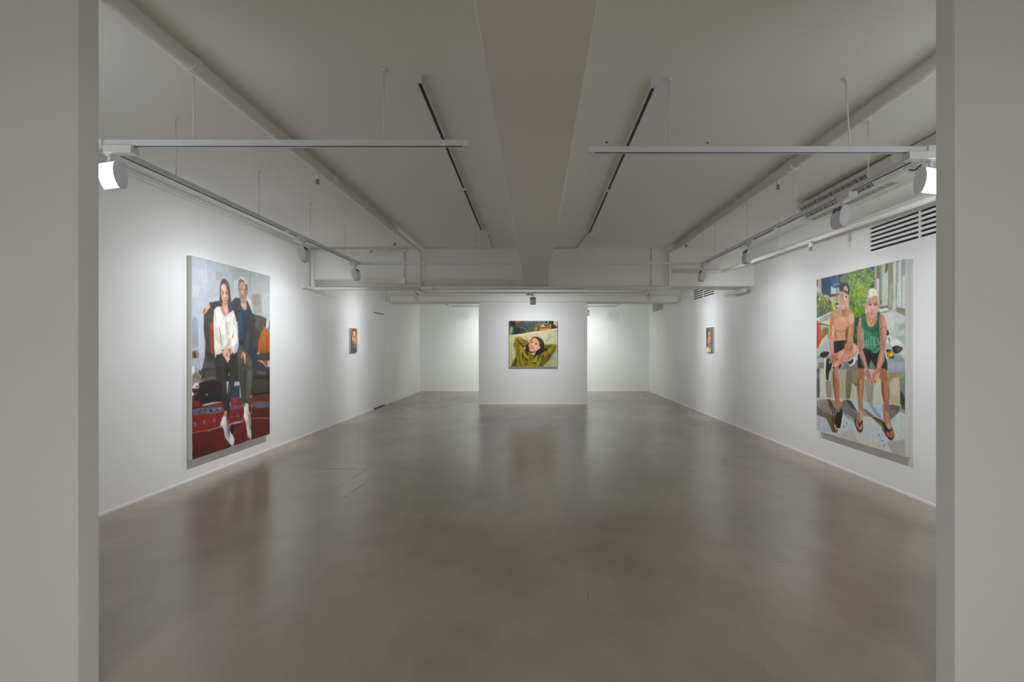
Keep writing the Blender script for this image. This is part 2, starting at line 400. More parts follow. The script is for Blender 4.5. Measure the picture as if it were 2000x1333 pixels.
COUPLE = [(166,172,178),
(178,185,197,-6,-14,160,-15,160,231,123,504,-6,501),(170,177,186,160,-15,342,-7,322,86,293,196,160,227),(160,165,168,446,0,684,-8,684,131,534,161,446,149),
(166,170,171,684,-8,1009,-12,1009,288,847,273,684,170),(150,156,160,672,3,709,2,709,129,672,132),(186,192,200,79,63,160,50,169,118,97,133),
(188,194,203,2,145,71,152,71,203,2,199),(150,158,166,15,293,58,313,66,447,2,459,2,323),(154,158,160,254,48,342,52,322,86,254,101),
(176,181,184,468,82,534,66,534,171,468,166),(150,150,142,706,139,808,121,863,138,863,241,746,254,718,198),(138,137,128,733,147,821,136,834,191,746,206),
(176,180,180,863,117,1009,106,1009,288,887,261),(180,184,186,169,204,293,178,302,205,178,221),(190,196,204,649,158,709,174,721,228,770,271,684,230),
(120,118,108,940,290,1009,277,1009,352,954,337),(190,190,180,940,280,984,283,968,332,940,322),(140,128,104,-6,465,58,461,72,480,72,503,-6,501),
(60,50,40,11,476,36,467,45,502,15,502),(150,140,112,28,548,50,549,48,566,28,565),(150,158,160,35,553,67,554,67,564,37,565),(225,225,222,-1,539,26,544,25,571,0,584),
(64,60,57,122,282,183,247,263,225,302,241,234,315,244,506,132,504,137,425,120,361),(74,70,66,132,293,215,272,220,298,132,310),
(50,46,42,534,209,770,256,821,256,940,270,933,322,900,349,821,397,789,515,534,511),(78,72,58,746,262,927,272,920,322,847,371,770,347),
(64,58,47,746,327,847,365,802,438,758,473,721,438),(84,78,62,770,276,821,274,821,345,777,341),(134,58,40,185,323,211,316,227,324,236,438,240,496,199,491,187,403),
(150,70,48,189,329,225,326,229,359,193,364),(160,84,34,893,317,923,328,967,340,997,357,997,517,963,536,960,575,945,573,893,546,829,500,809,435,829,391,872,348,890,339),
(176,96,38,908,333,982,351,997,435,908,441,865,390),(150,72,30,930,378,963,377,963,464,937,470),(140,72,24,836,463,982,470,963,530,893,537,843,508),
(92,42,30,784,458,812,441,819,486,784,480),(58,57,52,132,504,142,485,293,478,556,491,770,493,1009,480,1009,534,132,515),
(60,59,54,135,495,179,484,246,496,310,500,349,535,371,631,91,617,110,548),(76,76,68,110,543,145,521,231,532,246,576,101,605),
(50,52,54,140,476,195,474,236,496,246,516,190,498,140,490),(66,72,76,733,567,997,575,997,662,733,649),(56,56,54,733,517,872,543,945,576,997,583,997,662,733,649),
(84,92,102,787,593,923,604,923,618,787,610),(38,52,70,699,457,774,458,794,519,753,567,693,544),(56,57,53,80,615,124,556,313,562,318,620,198,619,124,620),
(96,92,78,93,607,216,601,303,610,308,620,216,616,133,618,93,618),(70,68,62,133,569,264,564,284,601,142,601),
(38,33,31,76,623,133,620,216,616,313,621,343,681,343,742,216,734,93,739,58,734,71,680,65,638),(46,28,28,198,623,308,629,323,688,254,693,216,668),
(28,29,29,93,682,338,696,338,735,98,722),(112,118,120,142,685,161,684,165,695,151,698),(50,58,64,447,664,546,665,552,735,442,733),
(52,66,78,480,666,524,664,524,716,485,718),(48,45,36,698,619,1011,632,1007,744,888,736,698,735),(60,56,46,734,638,955,651,955,725,734,716),
(36,34,28,759,619,1011,631,1007,648,759,642),(40,22,18,759,727,888,726,1007,734,1007,750,835,738,698,745),
(134,120,106,7,583,33,571,71,566,89,590,80,617,58,625,16,631,3,638),(96,80,74,8,596,55,586,53,583,6,594),(96,80,74,17,615,77,597,74,595,14,613),
(60,52,36,71,558,89,567,102,555,111,559,93,593,76,579),(214,204,200,28,623,58,625,73,644,71,651,7,648,11,637),(130,40,34,37,640,54,636,71,642,67,648,43,646),
(40,44,54,1,651,76,652,80,717,1,710),(150,34,28,28,673,45,670,50,687,33,686),(30,24,24,1,686,71,691,71,716,1,710),(130,40,30,3,696,16,693,20,704,7,707),
(225,228,230,-3,663,7,667,20,681,11,686,-3,679),(120,42,28,-3,711,76,716,80,736,142,745,235,742,338,741,348,767,198,756,71,745,-3,749),
(134,60,34,80,738,198,750,338,755,338,764,133,751),(126,44,40,431,733,574,736,591,779,469,773,431,770),(150,44,52,463,740,501,743,501,762,458,758),
(88,42,28,686,747,822,737,1011,744,1011,795,835,781,686,772),(106,40,28,686,747,759,742,765,773,686,772),
(110,38,32,-3,749,71,744,198,755,348,763,458,772,591,779,686,772,1011,795,1011,921,-3,811),(46,24,22,-3,747,71,742,198,755,338,762,348,768,198,760,71,748,-3,752),
(84,94,108,-1,754,93,751,198,757,338,766,343,792,235,797,124,788,16,784),(84,88,106,426,772,591,779,597,796,501,795,458,798,426,799),
(92,94,116,686,787,772,784,1011,798,1011,822,914,822,784,813,698,805),(120,60,60,80,757,98,757,101,769,78,768),(130,44,36,124,759,147,759,150,774,122,772),
(120,110,130,212,766,245,768,249,779,209,776),(124,40,44,259,773,284,774,288,787,257,785),(24,30,34,184,768,207,769,211,784,181,782),
(140,128,150,284,768,308,769,312,778,281,776),(110,56,50,58,769,84,771,88,781,56,778),(100,120,140,156,772,184,773,187,784,154,781),
(110,66,70,226,781,254,782,258,793,223,790),(124,50,60,447,778,474,779,479,793,445,791),(110,50,58,518,777,546,778,550,790,515,787),
(150,44,60,563,786,591,787,596,798,560,796),(110,50,50,734,796,765,797,770,809,731,806),(90,104,128,842,792,881,794,886,806,839,803),
(110,66,80,941,798,983,799,988,815,938,812),(80,90,110,797,806,835,808,841,818,794,814),(126,36,26,2,781,141,785,221,796,339,799,350,818,317,868,242,872,2,871),
(116,38,34,423,795,604,801,649,834,629,872,524,866,417,870),(80,34,22,708,815,999,827,999,897,708,870),(96,34,26,708,815,755,817,768,871,708,867),
(126,104,124,114,813,126,822,142,814,134,828,146,842,126,832,106,837,118,826),(126,104,124,223,817,237,825,256,819,246,830,261,843,237,834,214,837,228,828),
(126,104,124,13,815,24,824,39,817,31,830,42,844,24,834,5,839,16,828),(126,104,124,515,826,525,833,538,827,532,837,542,847,525,840,508,844,518,836),
(126,104,124,437,826,445,832,455,827,450,835,458,844,445,838,432,841,440,834),(126,104,124,701,828,711,834,724,829,718,838,728,847,711,841,694,844,704,837),
(90,110,124,17,818,40,821,45,835,31,840,35,829,12,824),(126,36,26,8,824,21,823,26,833,12,836),
(88,36,24,1,870,63,867,171,873,317,873,344,884,366,936,395,960,452,996,295,1005,8,1004),(104,38,26,242,882,350,885,366,946,406,977,295,991,221,960,263,942),
(80,34,24,3,952,221,960,263,986,295,1003,141,1000,5,1003),(96,36,28,429,874,629,878,655,969,708,992,585,997,464,998,482,962,452,930,423,913),
(112,40,28,464,908,623,885,636,929,494,948),(86,38,26,708,881,999,906,1003,997,714,996),(60,24,20,435,874,482,877,470,909,441,926,423,888),
(66,26,22,4,877,64,877,171,881,318,880,316,876,170,877,63,873,2,874),
(196,140,136,4,871,36,868,92,871,131,873,176,878,222,875,269,875,318,872,316,869,268,873,221,873,175,876,131,871,92,869,35,866,2,869),
(196,140,136,424,874,465,870,524,869,573,869,627,872,626,869,572,866,523,866,463,867,422,871),
(186,136,128,711,868,782,876,880,885,999,901,999,899,881,882,782,874,711,866),(60,24,20,711,876,824,889,999,907,999,904,824,886,711,873),
(120,40,30,651,969,678,995,717,1003,725,984,716,982,711,999,684,993,659,969),(60,20,18,697,899,716,977,710,995,719,996,725,978,705,899),
(50,18,16,474,966,480,990,466,997,474,1000,489,991,483,967),
(46,43,40,252,509,273,485,299,480,332,485,371,511,393,536,439,502,451,477,474,487,522,472,540,530,534,644,262,630),(36,33,31,371,531,405,532,416,633,371,631),
(54,51,47,267,504,316,495,360,526,371,631,273,626),(46,42,39,259,551,369,554,374,609,389,693,374,792,343,780,328,698,313,620),
(56,50,46,313,562,364,563,369,655,359,723,338,689,328,616),
(46,47,45,416,556,524,559,524,592,485,643,458,693,421,764,421,799,395,840,384,839,379,793,354,788,364,737,395,693,405,648,437,612),
(56,57,56,442,612,501,596,469,670,416,731,395,702,421,648),(104,100,92,402,590,416,586,421,604,400,608),
(70,68,60,534,441,571,425,596,462,622,478,673,489,713,512,733,545,726,654,522,643,522,514,516,472),(84,82,73,634,505,686,503,719,534,719,653,641,649),
(84,82,74,528,467,571,462,571,504,534,540),(52,52,50,590,547,634,550,641,649,571,646),
(66,66,60,524,559,734,565,734,625,716,699,686,767,674,786,626,774,580,778,563,714,535,616),(50,50,48,609,586,644,577,632,670,615,727,603,644),
(80,78,68,644,572,728,575,722,635,698,713,680,771,638,753,632,645),(92,90,80,662,588,710,584,704,669,668,721),
(44,48,50,181,218,223,213,294,202,310,204,327,233,294,235,239,243,235,254,192,244,186,230),(52,56,60,192,221,286,206,294,216,200,229),
(42,45,47,449,196,480,178,507,172,553,169,567,188,562,218,525,259,507,308,480,267,458,245,436,225),
(40,44,47,633,178,657,182,681,201,711,232,741,259,787,299,609,305,633,236),
(46,50,53,649,178,684,210,733,257,752,327,752,377,733,423,709,458,637,482,590,452,602,350,602,253),(58,64,69,649,349,697,358,684,423,637,457,613,423),
(38,41,43,619,262,649,251,649,349,619,389),(42,46,48,446,209,534,171,556,208,523,281,490,306,468,260),(56,62,68,609,441,673,403,686,425,673,463,634,478,603,470),
(36,56,72,557,198,576,227,600,238,633,236,652,215,662,242,638,304,507,308,530,249),(36,58,74,547,203,579,235,637,232,619,301,613,389,590,423,534,428,523,328,517,281),
(46,72,92,547,256,579,255,573,351,543,376),(28,44,56,597,244,620,243,613,389,597,399),(150,158,160,525,305,534,304,534,308,525,308),
(150,158,160,525,336,534,335,534,339,525,339),(150,158,160,525,357,534,357,534,361,525,361),(34,40,42,534,414,613,409,619,433,534,443),
(182,146,130,564,186,633,182,647,209,638,234,595,234,576,219,569,204),(160,118,98,567,186,628,182,619,195,571,198),(204,166,150,585,199,604,198,633,228,609,229),
(158,120,98,537,77,571,68,614,72,643,89,659,118,657,142,640,151,633,172,600,184,571,184,553,167,541,143,534,120),
(186,146,122,548,83,614,78,623,109,595,139,553,134,544,111),(174,128,104,571,113,590,111,604,150,571,156),(206,164,138,578,122,590,121,595,147,582,148),
(110,76,62,578,150,600,149,595,155,576,154),(82,72,74,553,118,578,118,578,125,555,125),(78,62,60,602,117,630,118,628,123,602,123),
(96,76,66,548,106,576,106,576,109,548,110),(150,94,82,569,166,590,163,609,168,585,172),(190,140,128,571,173,607,170,597,180,576,181),
(176,110,90,640,121,661,120,658,140,643,151),(126,82,66,623,109,643,107,643,151,628,164,628,136),
(48,40,42,530,93,548,76,571,66,604,66,609,74,571,73,548,85,538,106,537,129,531,128),(50,42,44,633,84,652,90,659,118,643,117,635,100),
(206,202,184,525,82,530,68,562,51,590,44,623,45,643,59,650,88,635,84,609,70,576,57,548,68,530,93),(124,116,112,530,73,562,59,590,58,548,76,532,93),
(190,170,120,590,46,619,45,638,59,643,75,614,62),(222,224,216,562,51,585,45,609,62,590,62),(84,120,122,578,47,588,46,585,49,577,50),
(196,150,128,129,244,158,232,179,225,186,237,181,248,154,267,125,284,107,282,108,271,123,255),(222,178,156,136,244,169,231,177,241,147,257),
(60,50,46,125,258,140,252,136,263,118,280,116,271),
(58,54,58,310,101,327,85,351,80,377,81,398,91,415,111,426,136,432,178,445,205,454,245,445,268,423,276,406,270,402,236,385,233,368,201,327,213,327,233,294,227,282,217,294,198,302,168,300,135),
(196,150,120,331,207,393,205,398,229,406,246,406,264,360,285,331,264,306,241,327,233),(170,120,88,335,208,389,207,385,218,343,219),
(180,130,98,310,241,343,243,364,283,331,264),(216,176,150,351,232,385,233,389,260,368,266,351,250),
(204,156,128,312,138,316,119,335,110,360,108,381,121,393,139,402,161,398,184,385,203,360,212,339,208,323,189,314,164),
(224,180,154,318,121,351,111,370,126,364,145,327,144),(186,126,92,381,144,406,153,406,176,389,203,368,210,372,189,389,169),(220,172,144,343,147,364,145,362,182,347,182),
(150,98,76,351,183,370,180,368,187,353,188),(60,54,56,323,154,347,154,347,161,331,162,322,159),(206,206,206,320,157,327,155,327,161,322,160),
(58,50,50,368,153,393,152,393,160,377,162,367,159),(90,66,56,314,145,343,145,343,147,315,147),(90,66,56,366,143,389,144,393,147,368,146),
(178,92,76,345,196,360,193,370,196,368,201,347,202),(140,62,52,345,198,369,197,369,198,345,200),(212,150,120,343,203,372,201,362,210,347,209),
(60,54,54,310,101,327,85,351,80,377,81,398,91,419,118,428,151,434,181,436,208,415,209,411,168,393,143,377,118,356,101,335,108,318,117,313,145,310,175,323,196,327,213,298,216,288,209,296,191,301,168,300,135),
(84,78,80,360,89,385,93,406,115,415,137,389,120,368,104),(40,38,42,377,118,415,126,423,163,411,168,393,143),(72,60,66,406,164,419,167,432,208,428,235,411,226,402,202),
(96,86,70,294,194,306,186,310,210,294,216),(48,46,52,286,211,327,211,331,229,306,236,286,228),(70,68,80,411,238,445,236,452,257,423,276,406,268),
(130,130,138,415,258,428,261,423,269,411,266),
(208,204,194,236,253,263,238,302,232,312,254,358,285,415,262,468,246,490,273,512,324,530,400,523,447,479,485,446,461,415,452,363,461,322,461,312,483,263,487,249,506,236,447,233,381,227,315),
(228,225,218,254,252,302,241,322,276,363,310,363,383,293,384,263,336),(222,220,214,383,287,457,260,479,297,468,377,415,410,383,355),
(222,219,210,239,394,283,402,312,447,263,474,244,456),(186,182,176,363,310,394,309,415,382,383,383),(150,142,128,288,340,302,348,322,402,332,447,312,425),
(206,190,150,234,381,263,394,332,438,337,454,273,416),(200,182,140,383,410,436,401,436,419,383,438),(224,222,216,342,415,383,406,404,443,353,447),
(168,162,150,368,447,425,429,425,434,373,453),(176,176,184,484,438,523,409,523,447,479,485,468,471),(226,226,222,446,335,495,325,512,400,479,447,441,443,436,382),
(150,134,104,446,391,459,382,479,334,468,391,452,405),(186,180,168,468,278,479,278,484,325,470,325),(150,152,146,368,445,394,438,430,429,425,424,389,433),
(130,120,100,342,450,384,455,436,443,435,442,383,453,343,449),
(196,142,122,321,466,349,458,393,459,428,451,451,461,439,477,416,502,428,514,393,529,371,516,343,495,324,480),(218,166,146,349,466,393,466,405,486,388,511,360,496),
(150,96,78,379,476,393,481,399,499,385,501,376,486),(176,120,98,410,456,445,461,428,487,410,476),(224,176,158,393,506,422,512,393,524),
(120,74,58,327,461,354,458,338,468,324,473),(188,124,98,596,473,628,486,634,502,628,548,615,542,603,510,593,494,577,512,562,512,574,496,584,478),
(214,150,120,603,478,622,489,625,515,609,505),(176,118,82,350,803,355,791,378,792,389,804,378,825,347,815),(196,140,104,358,796,375,798,372,817,355,813),
(198,198,206,333,821,344,816,378,823,381,848,378,883,389,919,417,958,412,968,383,951,361,928,350,895,339,876,311,868,305,857,317,841),
(222,222,228,339,821,366,827,355,860,328,865,314,858,325,840),(172,170,180,372,872,383,889,395,923,412,952,389,934,375,908),
(150,96,62,386,841,417,852,420,883,395,882,384,864),(98,104,126,395,880,423,883,426,911,417,938,400,921,395,900),
(214,220,226,423,908,441,926,464,941,479,969,470,988,446,994,423,979,412,957,420,936),(232,236,240,429,940,458,948,467,970,441,979,423,964),
(200,160,160,429,983,458,984,455,995,438,991),(176,118,88,595,771,610,783,610,793,595,787),
(196,198,186,604,793,623,784,626,771,668,780,671,815,694,847,704,875,701,912,711,960,701,978,662,962,649,931,639,892,617,868,601,848,610,822),
(224,226,220,617,794,649,791,642,834,649,882,623,866,607,846),(150,148,118,662,835,694,847,704,894,701,937,681,929,675,885),
(228,216,206,649,904,681,934,701,959,694,971,662,956),]
BENCH = [(190,192,186),
(150,146,104,-19,-7,64,2,64,133,-19,127),(190,178,136,26,-2,73,3,75,134,35,131),(120,100,56,-10,0,23,3,19,56,-7,59),
(22,62,118,67,-3,284,1,415,6,564,0,727,2,727,130,528,149,67,111),(26,44,92,87,20,188,15,188,92,121,107,81,93),(24,74,134,199,6,279,10,279,60,210,63),
(22,80,160,643,3,712,2,712,84,652,83),(150,180,184,199,66,222,67,228,77,312,84,312,118,202,114),(90,130,170,235,51,312,56,312,73,263,80,228,74,240,68),
(170,196,186,207,80,273,86,273,114,207,111),(30,50,60,263,63,317,68,317,78,253,77),(92,60,36,144,118,273,118,308,119,308,133,155,132),
(180,160,140,171,135,273,134,303,135,303,168,202,161),(126,110,90,277,3,287,4,288,174,278,174),(206,204,200,181,145,228,149,233,163,197,166),
(190,180,140,-5,45,68,57,79,125,-5,121),(96,112,50,-10,101,155,129,202,156,303,175,303,201,233,226,-10,259),
(-1,60,8.8,7.5,-5,86,160,100,160,149,-5,137,170,190,110,120,140,70,80,100,40,210,214,160,60,80,50),
(-1,90,9.8,13.6,-5,126,202,142,202,210,-5,198,150,156,50,124,130,50,90,100,50,170,176,80,70,76,50),
(-1,50,10.8,12.4,-5,188,222,201,222,254,-5,244,72,80,56,60,66,56,110,120,60,84,92,60),(150,176,50,202,161,263,163,278,190,253,217,228,206),
(-1,18,8.1,14.4,202,159,278,164,278,209,202,205,160,186,60,120,150,30,180,200,90),(-1,16,8.9,7.1,263,173,308,176,308,206,263,204,34,56,36,26,36,34,60,90,40),
(220,224,220,278,188,293,187,303,199,278,200),
(96,128,48,315,29,405,5,564,-2,652,2,694,25,702,61,669,125,617,156,617,220,564,254,528,308,528,415,482,416,434,209,434,75,335,55),
(-1,25,7.9,7.8,335,6,434,17,434,75,335,65,70,120,70,50,100,90,110,140,70),
(-1,220,7.4,11.2,405,9,617,34,617,120,405,101,120,146,66,96,124,50,150,170,80,74,104,50,56,84,56,170,186,100),
(-1,120,7.8,7.3,528,-5,694,16,694,100,528,84,140,170,60,110,150,50,70,110,60,160,186,90,40,80,70),
(-1,240,7.3,14.0,424,84,634,103,634,221,424,208,110,144,50,140,164,74,86,120,40,160,184,90,64,96,40,124,156,60),
(-1,60,8.7,10.0,546,86,669,98,669,161,546,151,150,170,40,170,180,30,110,150,40),(150,166,20,551,123,582,126,591,150,564,152),
(-1,24,8.3,5.3,669,13,719,19,719,94,669,89,90,150,60,130,170,60,40,90,80),(40,48,44,660,101,710,84,710,124,677,125),
(-1,26,7.6,7.2,617,52,719,63,719,125,617,115,120,150,40,150,180,50,60,90,40),(-1,10,7.6,9.5,434,171,491,175,491,212,434,209,40,60,40,30,50,44),
(100,140,14,453,215,608,220,617,247,564,277,491,278,434,238),(-1,60,9.1,8.4,453,210,600,219,600,288,453,281,90,134,20,120,156,20,70,110,20,140,170,40),
(40,62,34,491,278,551,276,528,336,528,438,477,420,486,306),(-1,50,6.4,12.2,486,273,546,276,546,411,486,410,26,50,30,60,100,40,90,130,60,20,36,30),
(176,178,166,710,4,743,4,999,3,999,292,751,255,727,130,710,120),(160,152,146,710,4,735,5,735,131,712,124),(140,120,80,731,5,749,5,748,75,733,73),
(84,76,50,748,5,761,5,757,78,746,75),(214,216,214,733,73,759,76,759,150,743,140),(110,136,120,756,6,807,6,799,205,767,221,756,141),
(140,156,146,775,6,799,7,791,188,775,195),(198,192,172,795,6,818,5,814,228,787,231,792,58),(90,88,62,816,5,842,4,839,42,814,56),
(206,212,216,818,57,841,40,839,221,818,224),(140,150,166,826,49,831,47,828,216,822,220),(96,98,74,844,42,848,39,847,234,840,234),
(136,140,112,841,6,892,4,894,246,883,253,845,251),(156,164,148,849,115,886,111,886,237,849,234),(200,200,190,890,4,923,4,920,253,883,255,894,195),
(186,190,172,898,154,920,106,920,181,898,212),(90,92,76,922,4,947,4,930,24,927,239,918,247),(176,180,180,927,11,947,7,947,113,927,115),
(194,202,200,927,115,947,110,963,110,963,248,923,239),(206,208,204,945,7,964,6,964,242,947,240),(120,134,128,964,6,971,5,970,246,964,248),
(140,160,168,970,5,996,5,998,81,973,91),(196,202,200,972,90,999,81,999,254,972,247),(74,76,60,920,239,1001,255,1001,262,920,244),
(128,134,108,920,241,1001,260,1001,289,920,264),(100,102,84,810,223,845,226,841,242,807,232),(96,100,74,751,224,807,227,807,249,775,239),
(216,216,210,759,242,837,238,849,251,767,256),(110,112,96,775,256,890,256,920,253,898,265,799,266),(60,66,74,767,197,777,197,775,212,767,210),
(196,196,190,783,263,898,256,1001,290,1001,501,814,504,830,319),(184,188,182,898,321,1001,309,1001,378,934,405,860,388),(160,168,166,934,331,1001,325,1001,349,948,364),
(206,204,200,807,271,898,265,905,347,830,344),(160,172,172,905,388,1001,386,1001,443,977,422),(150,158,170,833,509,908,485,956,482,998,511,998,576,838,574),
(136,144,156,888,511,947,487,984,517,975,547,918,521),(158,166,170,843,523,984,519,989,565,843,568),(148,156,168,848,560,918,557,937,573,848,574),
(158,150,108,841,576,947,575,947,659,858,665),(140,134,90,869,581,947,578,947,595,869,604),(130,140,136,949,575,1001,573,998,655,949,658),
(216,216,210,828,401,858,378,888,401,947,410,966,435,888,446,848,463,823,458),(176,180,190,828,423,858,421,888,446,848,463,823,458),
(40,36,34,833,355,846,354,857,373,848,385,833,385),(150,146,140,838,401,858,390,869,412,858,424),(38,38,38,879,446,923,435,975,446,980,454,956,471,918,482,888,471),
(90,88,86,918,449,966,449,956,465,928,468),(40,34,38,823,458,869,457,908,485,898,496,838,497),(196,160,30,828,475,883,463,908,482,888,491,853,499),
(224,200,40,848,480,879,474,888,485,858,491),(140,70,30,853,469,869,472,858,483,848,480),(66,60,66,843,499,898,495,908,499,893,506,858,506),
(176,186,190,-8,259,192,224,217,227,197,253,35,273,-5,274),(140,154,164,35,266,192,236,197,248,46,274),(210,214,210,-8,259,74,247,68,257,-5,272),
(176,170,130,24,288,190,252,202,306,173,398,36,455,-8,495,-8,455),(150,136,96,79,274,162,261,156,277,85,291),(206,200,170,85,280,185,273,190,305,115,311,61,306),
(60,66,62,36,288,190,308,190,313,54,301),(128,112,62,79,329,162,320,162,363,91,400),(196,190,160,85,395,162,358,167,396,42,461,36,439),
(170,178,180,73,439,167,396,185,465,144,482,42,488),(50,52,48,159,326,166,326,170,390,162,390),(184,62,36,-8,275,24,273,54,306,88,384,36,436,33,455,-1,453),
(208,84,50,24,300,48,309,79,378,36,411),(150,60,44,-1,332,17,327,17,411,-1,427),(176,176,136,-8,461,42,466,36,497,-8,500),
(138,144,146,-8,503,173,492,196,516,190,599,-8,607),(176,178,184,-1,525,115,520,115,542,42,547,17,589,-1,590),(120,120,112,30,550,109,545,109,584,24,587),
(36,36,36,45,497,73,480,121,474,173,476,185,484,144,509,97,516,54,508),(190,186,162,46,586,403,580,533,575,615,587,615,752,454,753,308,760,202,764,49,777),
(190,184,156,591,624,949,596,952,743,816,738,591,753),(200,198,180,49,626,123,623,134,767,49,774),(150,138,118,128,667,202,658,212,739,202,764,144,767),
(176,170,146,197,586,228,587,233,759,207,764),(172,164,136,298,584,408,580,394,643,389,751,308,758),
(120,112,80,408,580,533,575,529,664,512,676,467,654,463,691,440,752,394,755,389,689,394,629),(138,130,96,463,582,533,580,525,658,472,647),
(86,86,80,-10,588,43,586,46,777,-5,781),(120,116,104,-5,613,41,616,41,647,-5,659),(120,122,112,303,542,533,520,533,575,408,579,332,583,303,577),
(150,164,170,303,596,370,558,370,540,332,559,303,582),(118,112,110,370,542,412,541,445,565,485,550,498,543,516,569,408,578,375,563),
(176,172,150,601,618,626,639,622,658,630,753,585,757),(146,148,132,610,627,635,630,703,651,703,702,691,750,635,752,622,674),
(196,194,176,703,653,776,622,784,683,799,742,695,749),(180,172,142,850,577,948,573,950,734,861,742,857,658),(150,142,98,850,577,948,573,948,597,889,606,857,638,847,618),
(192,184,160,879,612,942,601,945,691,882,696),(116,128,116,952,573,999,565,997,668,999,732,954,736),(140,158,150,959,573,997,567,995,598,962,604),
(60,64,54,954,665,982,679,997,707,997,732,954,736),(120,140,100,959,612,997,610,995,629,962,635),(60,70,56,639,565,655,521,677,510,703,522,726,562,695,571,651,571),
(98,112,98,671,521,703,533,723,560,695,567,663,564),(104,140,130,699,548,719,547,726,562,707,569),
(150,144,128,-6,798,171,777,268,780,533,763,812,751,952,743,998,755,1000,809,-6,927),
(196,200,198,-6,898,144,903,236,899,373,847,506,873,598,834,691,835,789,844,863,830,952,773,1000,780,1000,1000,789,1001,533,998,-6,1004),
(184,192,196,-3,901,124,902,184,948,204,976,-3,997),(186,190,180,336,875,455,879,489,920,533,998,336,999),(200,200,190,533,959,741,929,926,938,1000,995,789,998,555,992),
(172,174,164,836,947,998,907,1000,997,881,998),(186,200,208,373,883,489,883,500,907,420,941,336,952),(190,200,208,593,895,765,873,836,931,640,955),
(110,100,80,-6,824,47,851,171,863,249,876,249,939,299,963,287,974,217,980,190,947,137,904,4,890),(136,134,122,40,813,144,797,210,840,197,866,103,867,40,839),
(84,72,34,151,778,190,775,236,807,268,844,223,845,177,822),(94,72,40,210,877,274,867,249,939,281,971,249,979,217,962),(98,92,80,210,831,274,822,268,865,217,870),
(120,112,104,361,766,420,758,466,809,533,830,517,866,420,851,348,835,336,798),(70,72,54,396,757,449,762,494,789,528,817,478,810,437,789),
(186,196,202,466,769,533,763,542,818,511,804),(150,160,172,361,849,420,848,494,874,489,880,420,874),(108,100,60,494,846,528,845,522,868,500,890,489,875),
(182,194,206,593,760,789,753,803,827,741,839,640,799,593,791),(146,156,166,640,753,671,750,716,778,774,815,770,831,731,819,681,785),
(110,104,70,593,793,640,802,706,825,798,838,863,881,817,911,779,872,696,839,630,817),(80,70,36,696,826,731,830,789,839,765,850,716,840),
(118,110,84,770,857,808,868,826,902,798,900),(100,98,86,854,747,899,743,952,748,943,776,899,808,872,822,856,795),(120,118,106,859,775,921,768,917,796,877,816),
(190,150,60,686,752,701,756,696,764,681,760),(60,66,50,954,710,998,707,996,761,969,756),(196,202,198,899,811,956,775,998,787,998,902,908,916),
(110,98,80,394,897,411,893,412,902,396,906),(110,98,80,358,923,375,920,376,929,361,933),(104,104,104,746,919,760,915,761,924,748,927),
(104,104,104,782,944,795,940,796,949,784,952),(104,104,104,801,968,814,965,815,973,803,976),
(196,146,106,192,270,202,239,263,213,308,204,403,203,454,227,485,253,494,285,490,316,186,306),
(192,140,98,193,241,213,221,467,235,492,266,492,340,477,379,472,419,417,403,247,407,224,391,179,390,185,332),
(208,150,118,252,276,323,261,417,270,427,321,386,342,323,348,269,339,252,307),(216,160,130,312,263,386,274,407,302,334,295),
(188,128,80,202,242,247,249,247,307,236,375,190,375,185,313),(216,170,150,230,307,247,312,241,375,208,391,213,364),
(170,116,72,247,297,269,339,312,345,312,353,269,350,252,323),(130,84,50,386,345,422,320,427,328,417,398,391,401,384,378),
(206,156,108,263,352,386,352,386,403,247,407,236,386),(150,100,58,291,354,334,357,381,355,381,353,334,355,291,352),
(150,100,58,291,372,334,375,381,373,381,370,334,373,291,370),(150,100,58,291,382,334,385,381,383,381,381,334,383,291,380),
(150,100,58,291,393,334,395,381,393,381,391,334,393,291,391),(176,126,80,247,354,280,355,291,397,247,402),(222,174,140,427,253,467,247,489,268,487,300,447,314,427,283),
(200,142,92,427,313,482,320,477,389,422,398,425,343),(170,116,74,467,314,489,325,487,379,467,379),
(156,110,74,303,206,332,217,403,221,394,205,408,212,380,262,351,256,342,232,312,258,308,235),(206,150,112,312,204,342,215,332,255,312,261),
(224,180,140,230,234,281,258,301,264,304,261,285,256,235,232),(34,34,34,241,412,258,407,417,403,417,413,386,454,291,488,241,487),
(22,24,26,291,410,344,413,355,454,291,483),(70,62,50,376,408,417,402,412,413,386,434,365,454),
(198,144,116,312,106,361,112,408,128,426,141,424,168,412,187,394,207,375,222,351,218,327,201,310,174,308,140),
(214,170,158,365,126,422,140,417,172,389,197,375,173,365,150),(206,150,104,317,108,361,117,361,131,317,125),(220,140,120,288,129,308,126,312,146,303,159,292,144),
(196,130,90,426,150,440,155,431,173,422,174),(216,166,156,342,183,380,185,389,197,370,217,346,216,332,194),(180,120,112,337,185,361,184,389,189,365,191),
(160,100,84,365,168,389,172,384,178,368,174),(230,190,180,365,136,375,136,380,169,368,168),(84,62,56,337,130,361,133,358,143,337,140),
(74,56,54,382,137,408,139,409,151,387,149),(200,190,186,344,134,354,135,352,139,343,138),
(130,100,90,327,126,364,129,364,149,333,147,329,128,325,128,331,147,367,150,367,128,327,125),
(220,210,204,377,137,416,140,411,156,385,154,379,139,376,139,383,155,413,157,418,139,377,136),(100,74,64,327,120,361,124,361,126,327,123),
(44,46,54,315,103,322,76,346,60,384,59,422,69,440,92,442,110,426,141,403,123,361,110),(34,36,42,332,77,361,61,380,61,361,80,351,104,327,102),
(196,150,124,363,101,373,83,403,84,417,99,412,112,394,106),(180,176,150,373,82,403,83,408,91,375,88),(56,58,68,351,102,394,108,412,116,422,131,398,120,356,109),
(216,206,170,403,104,416,103,412,114,403,111),
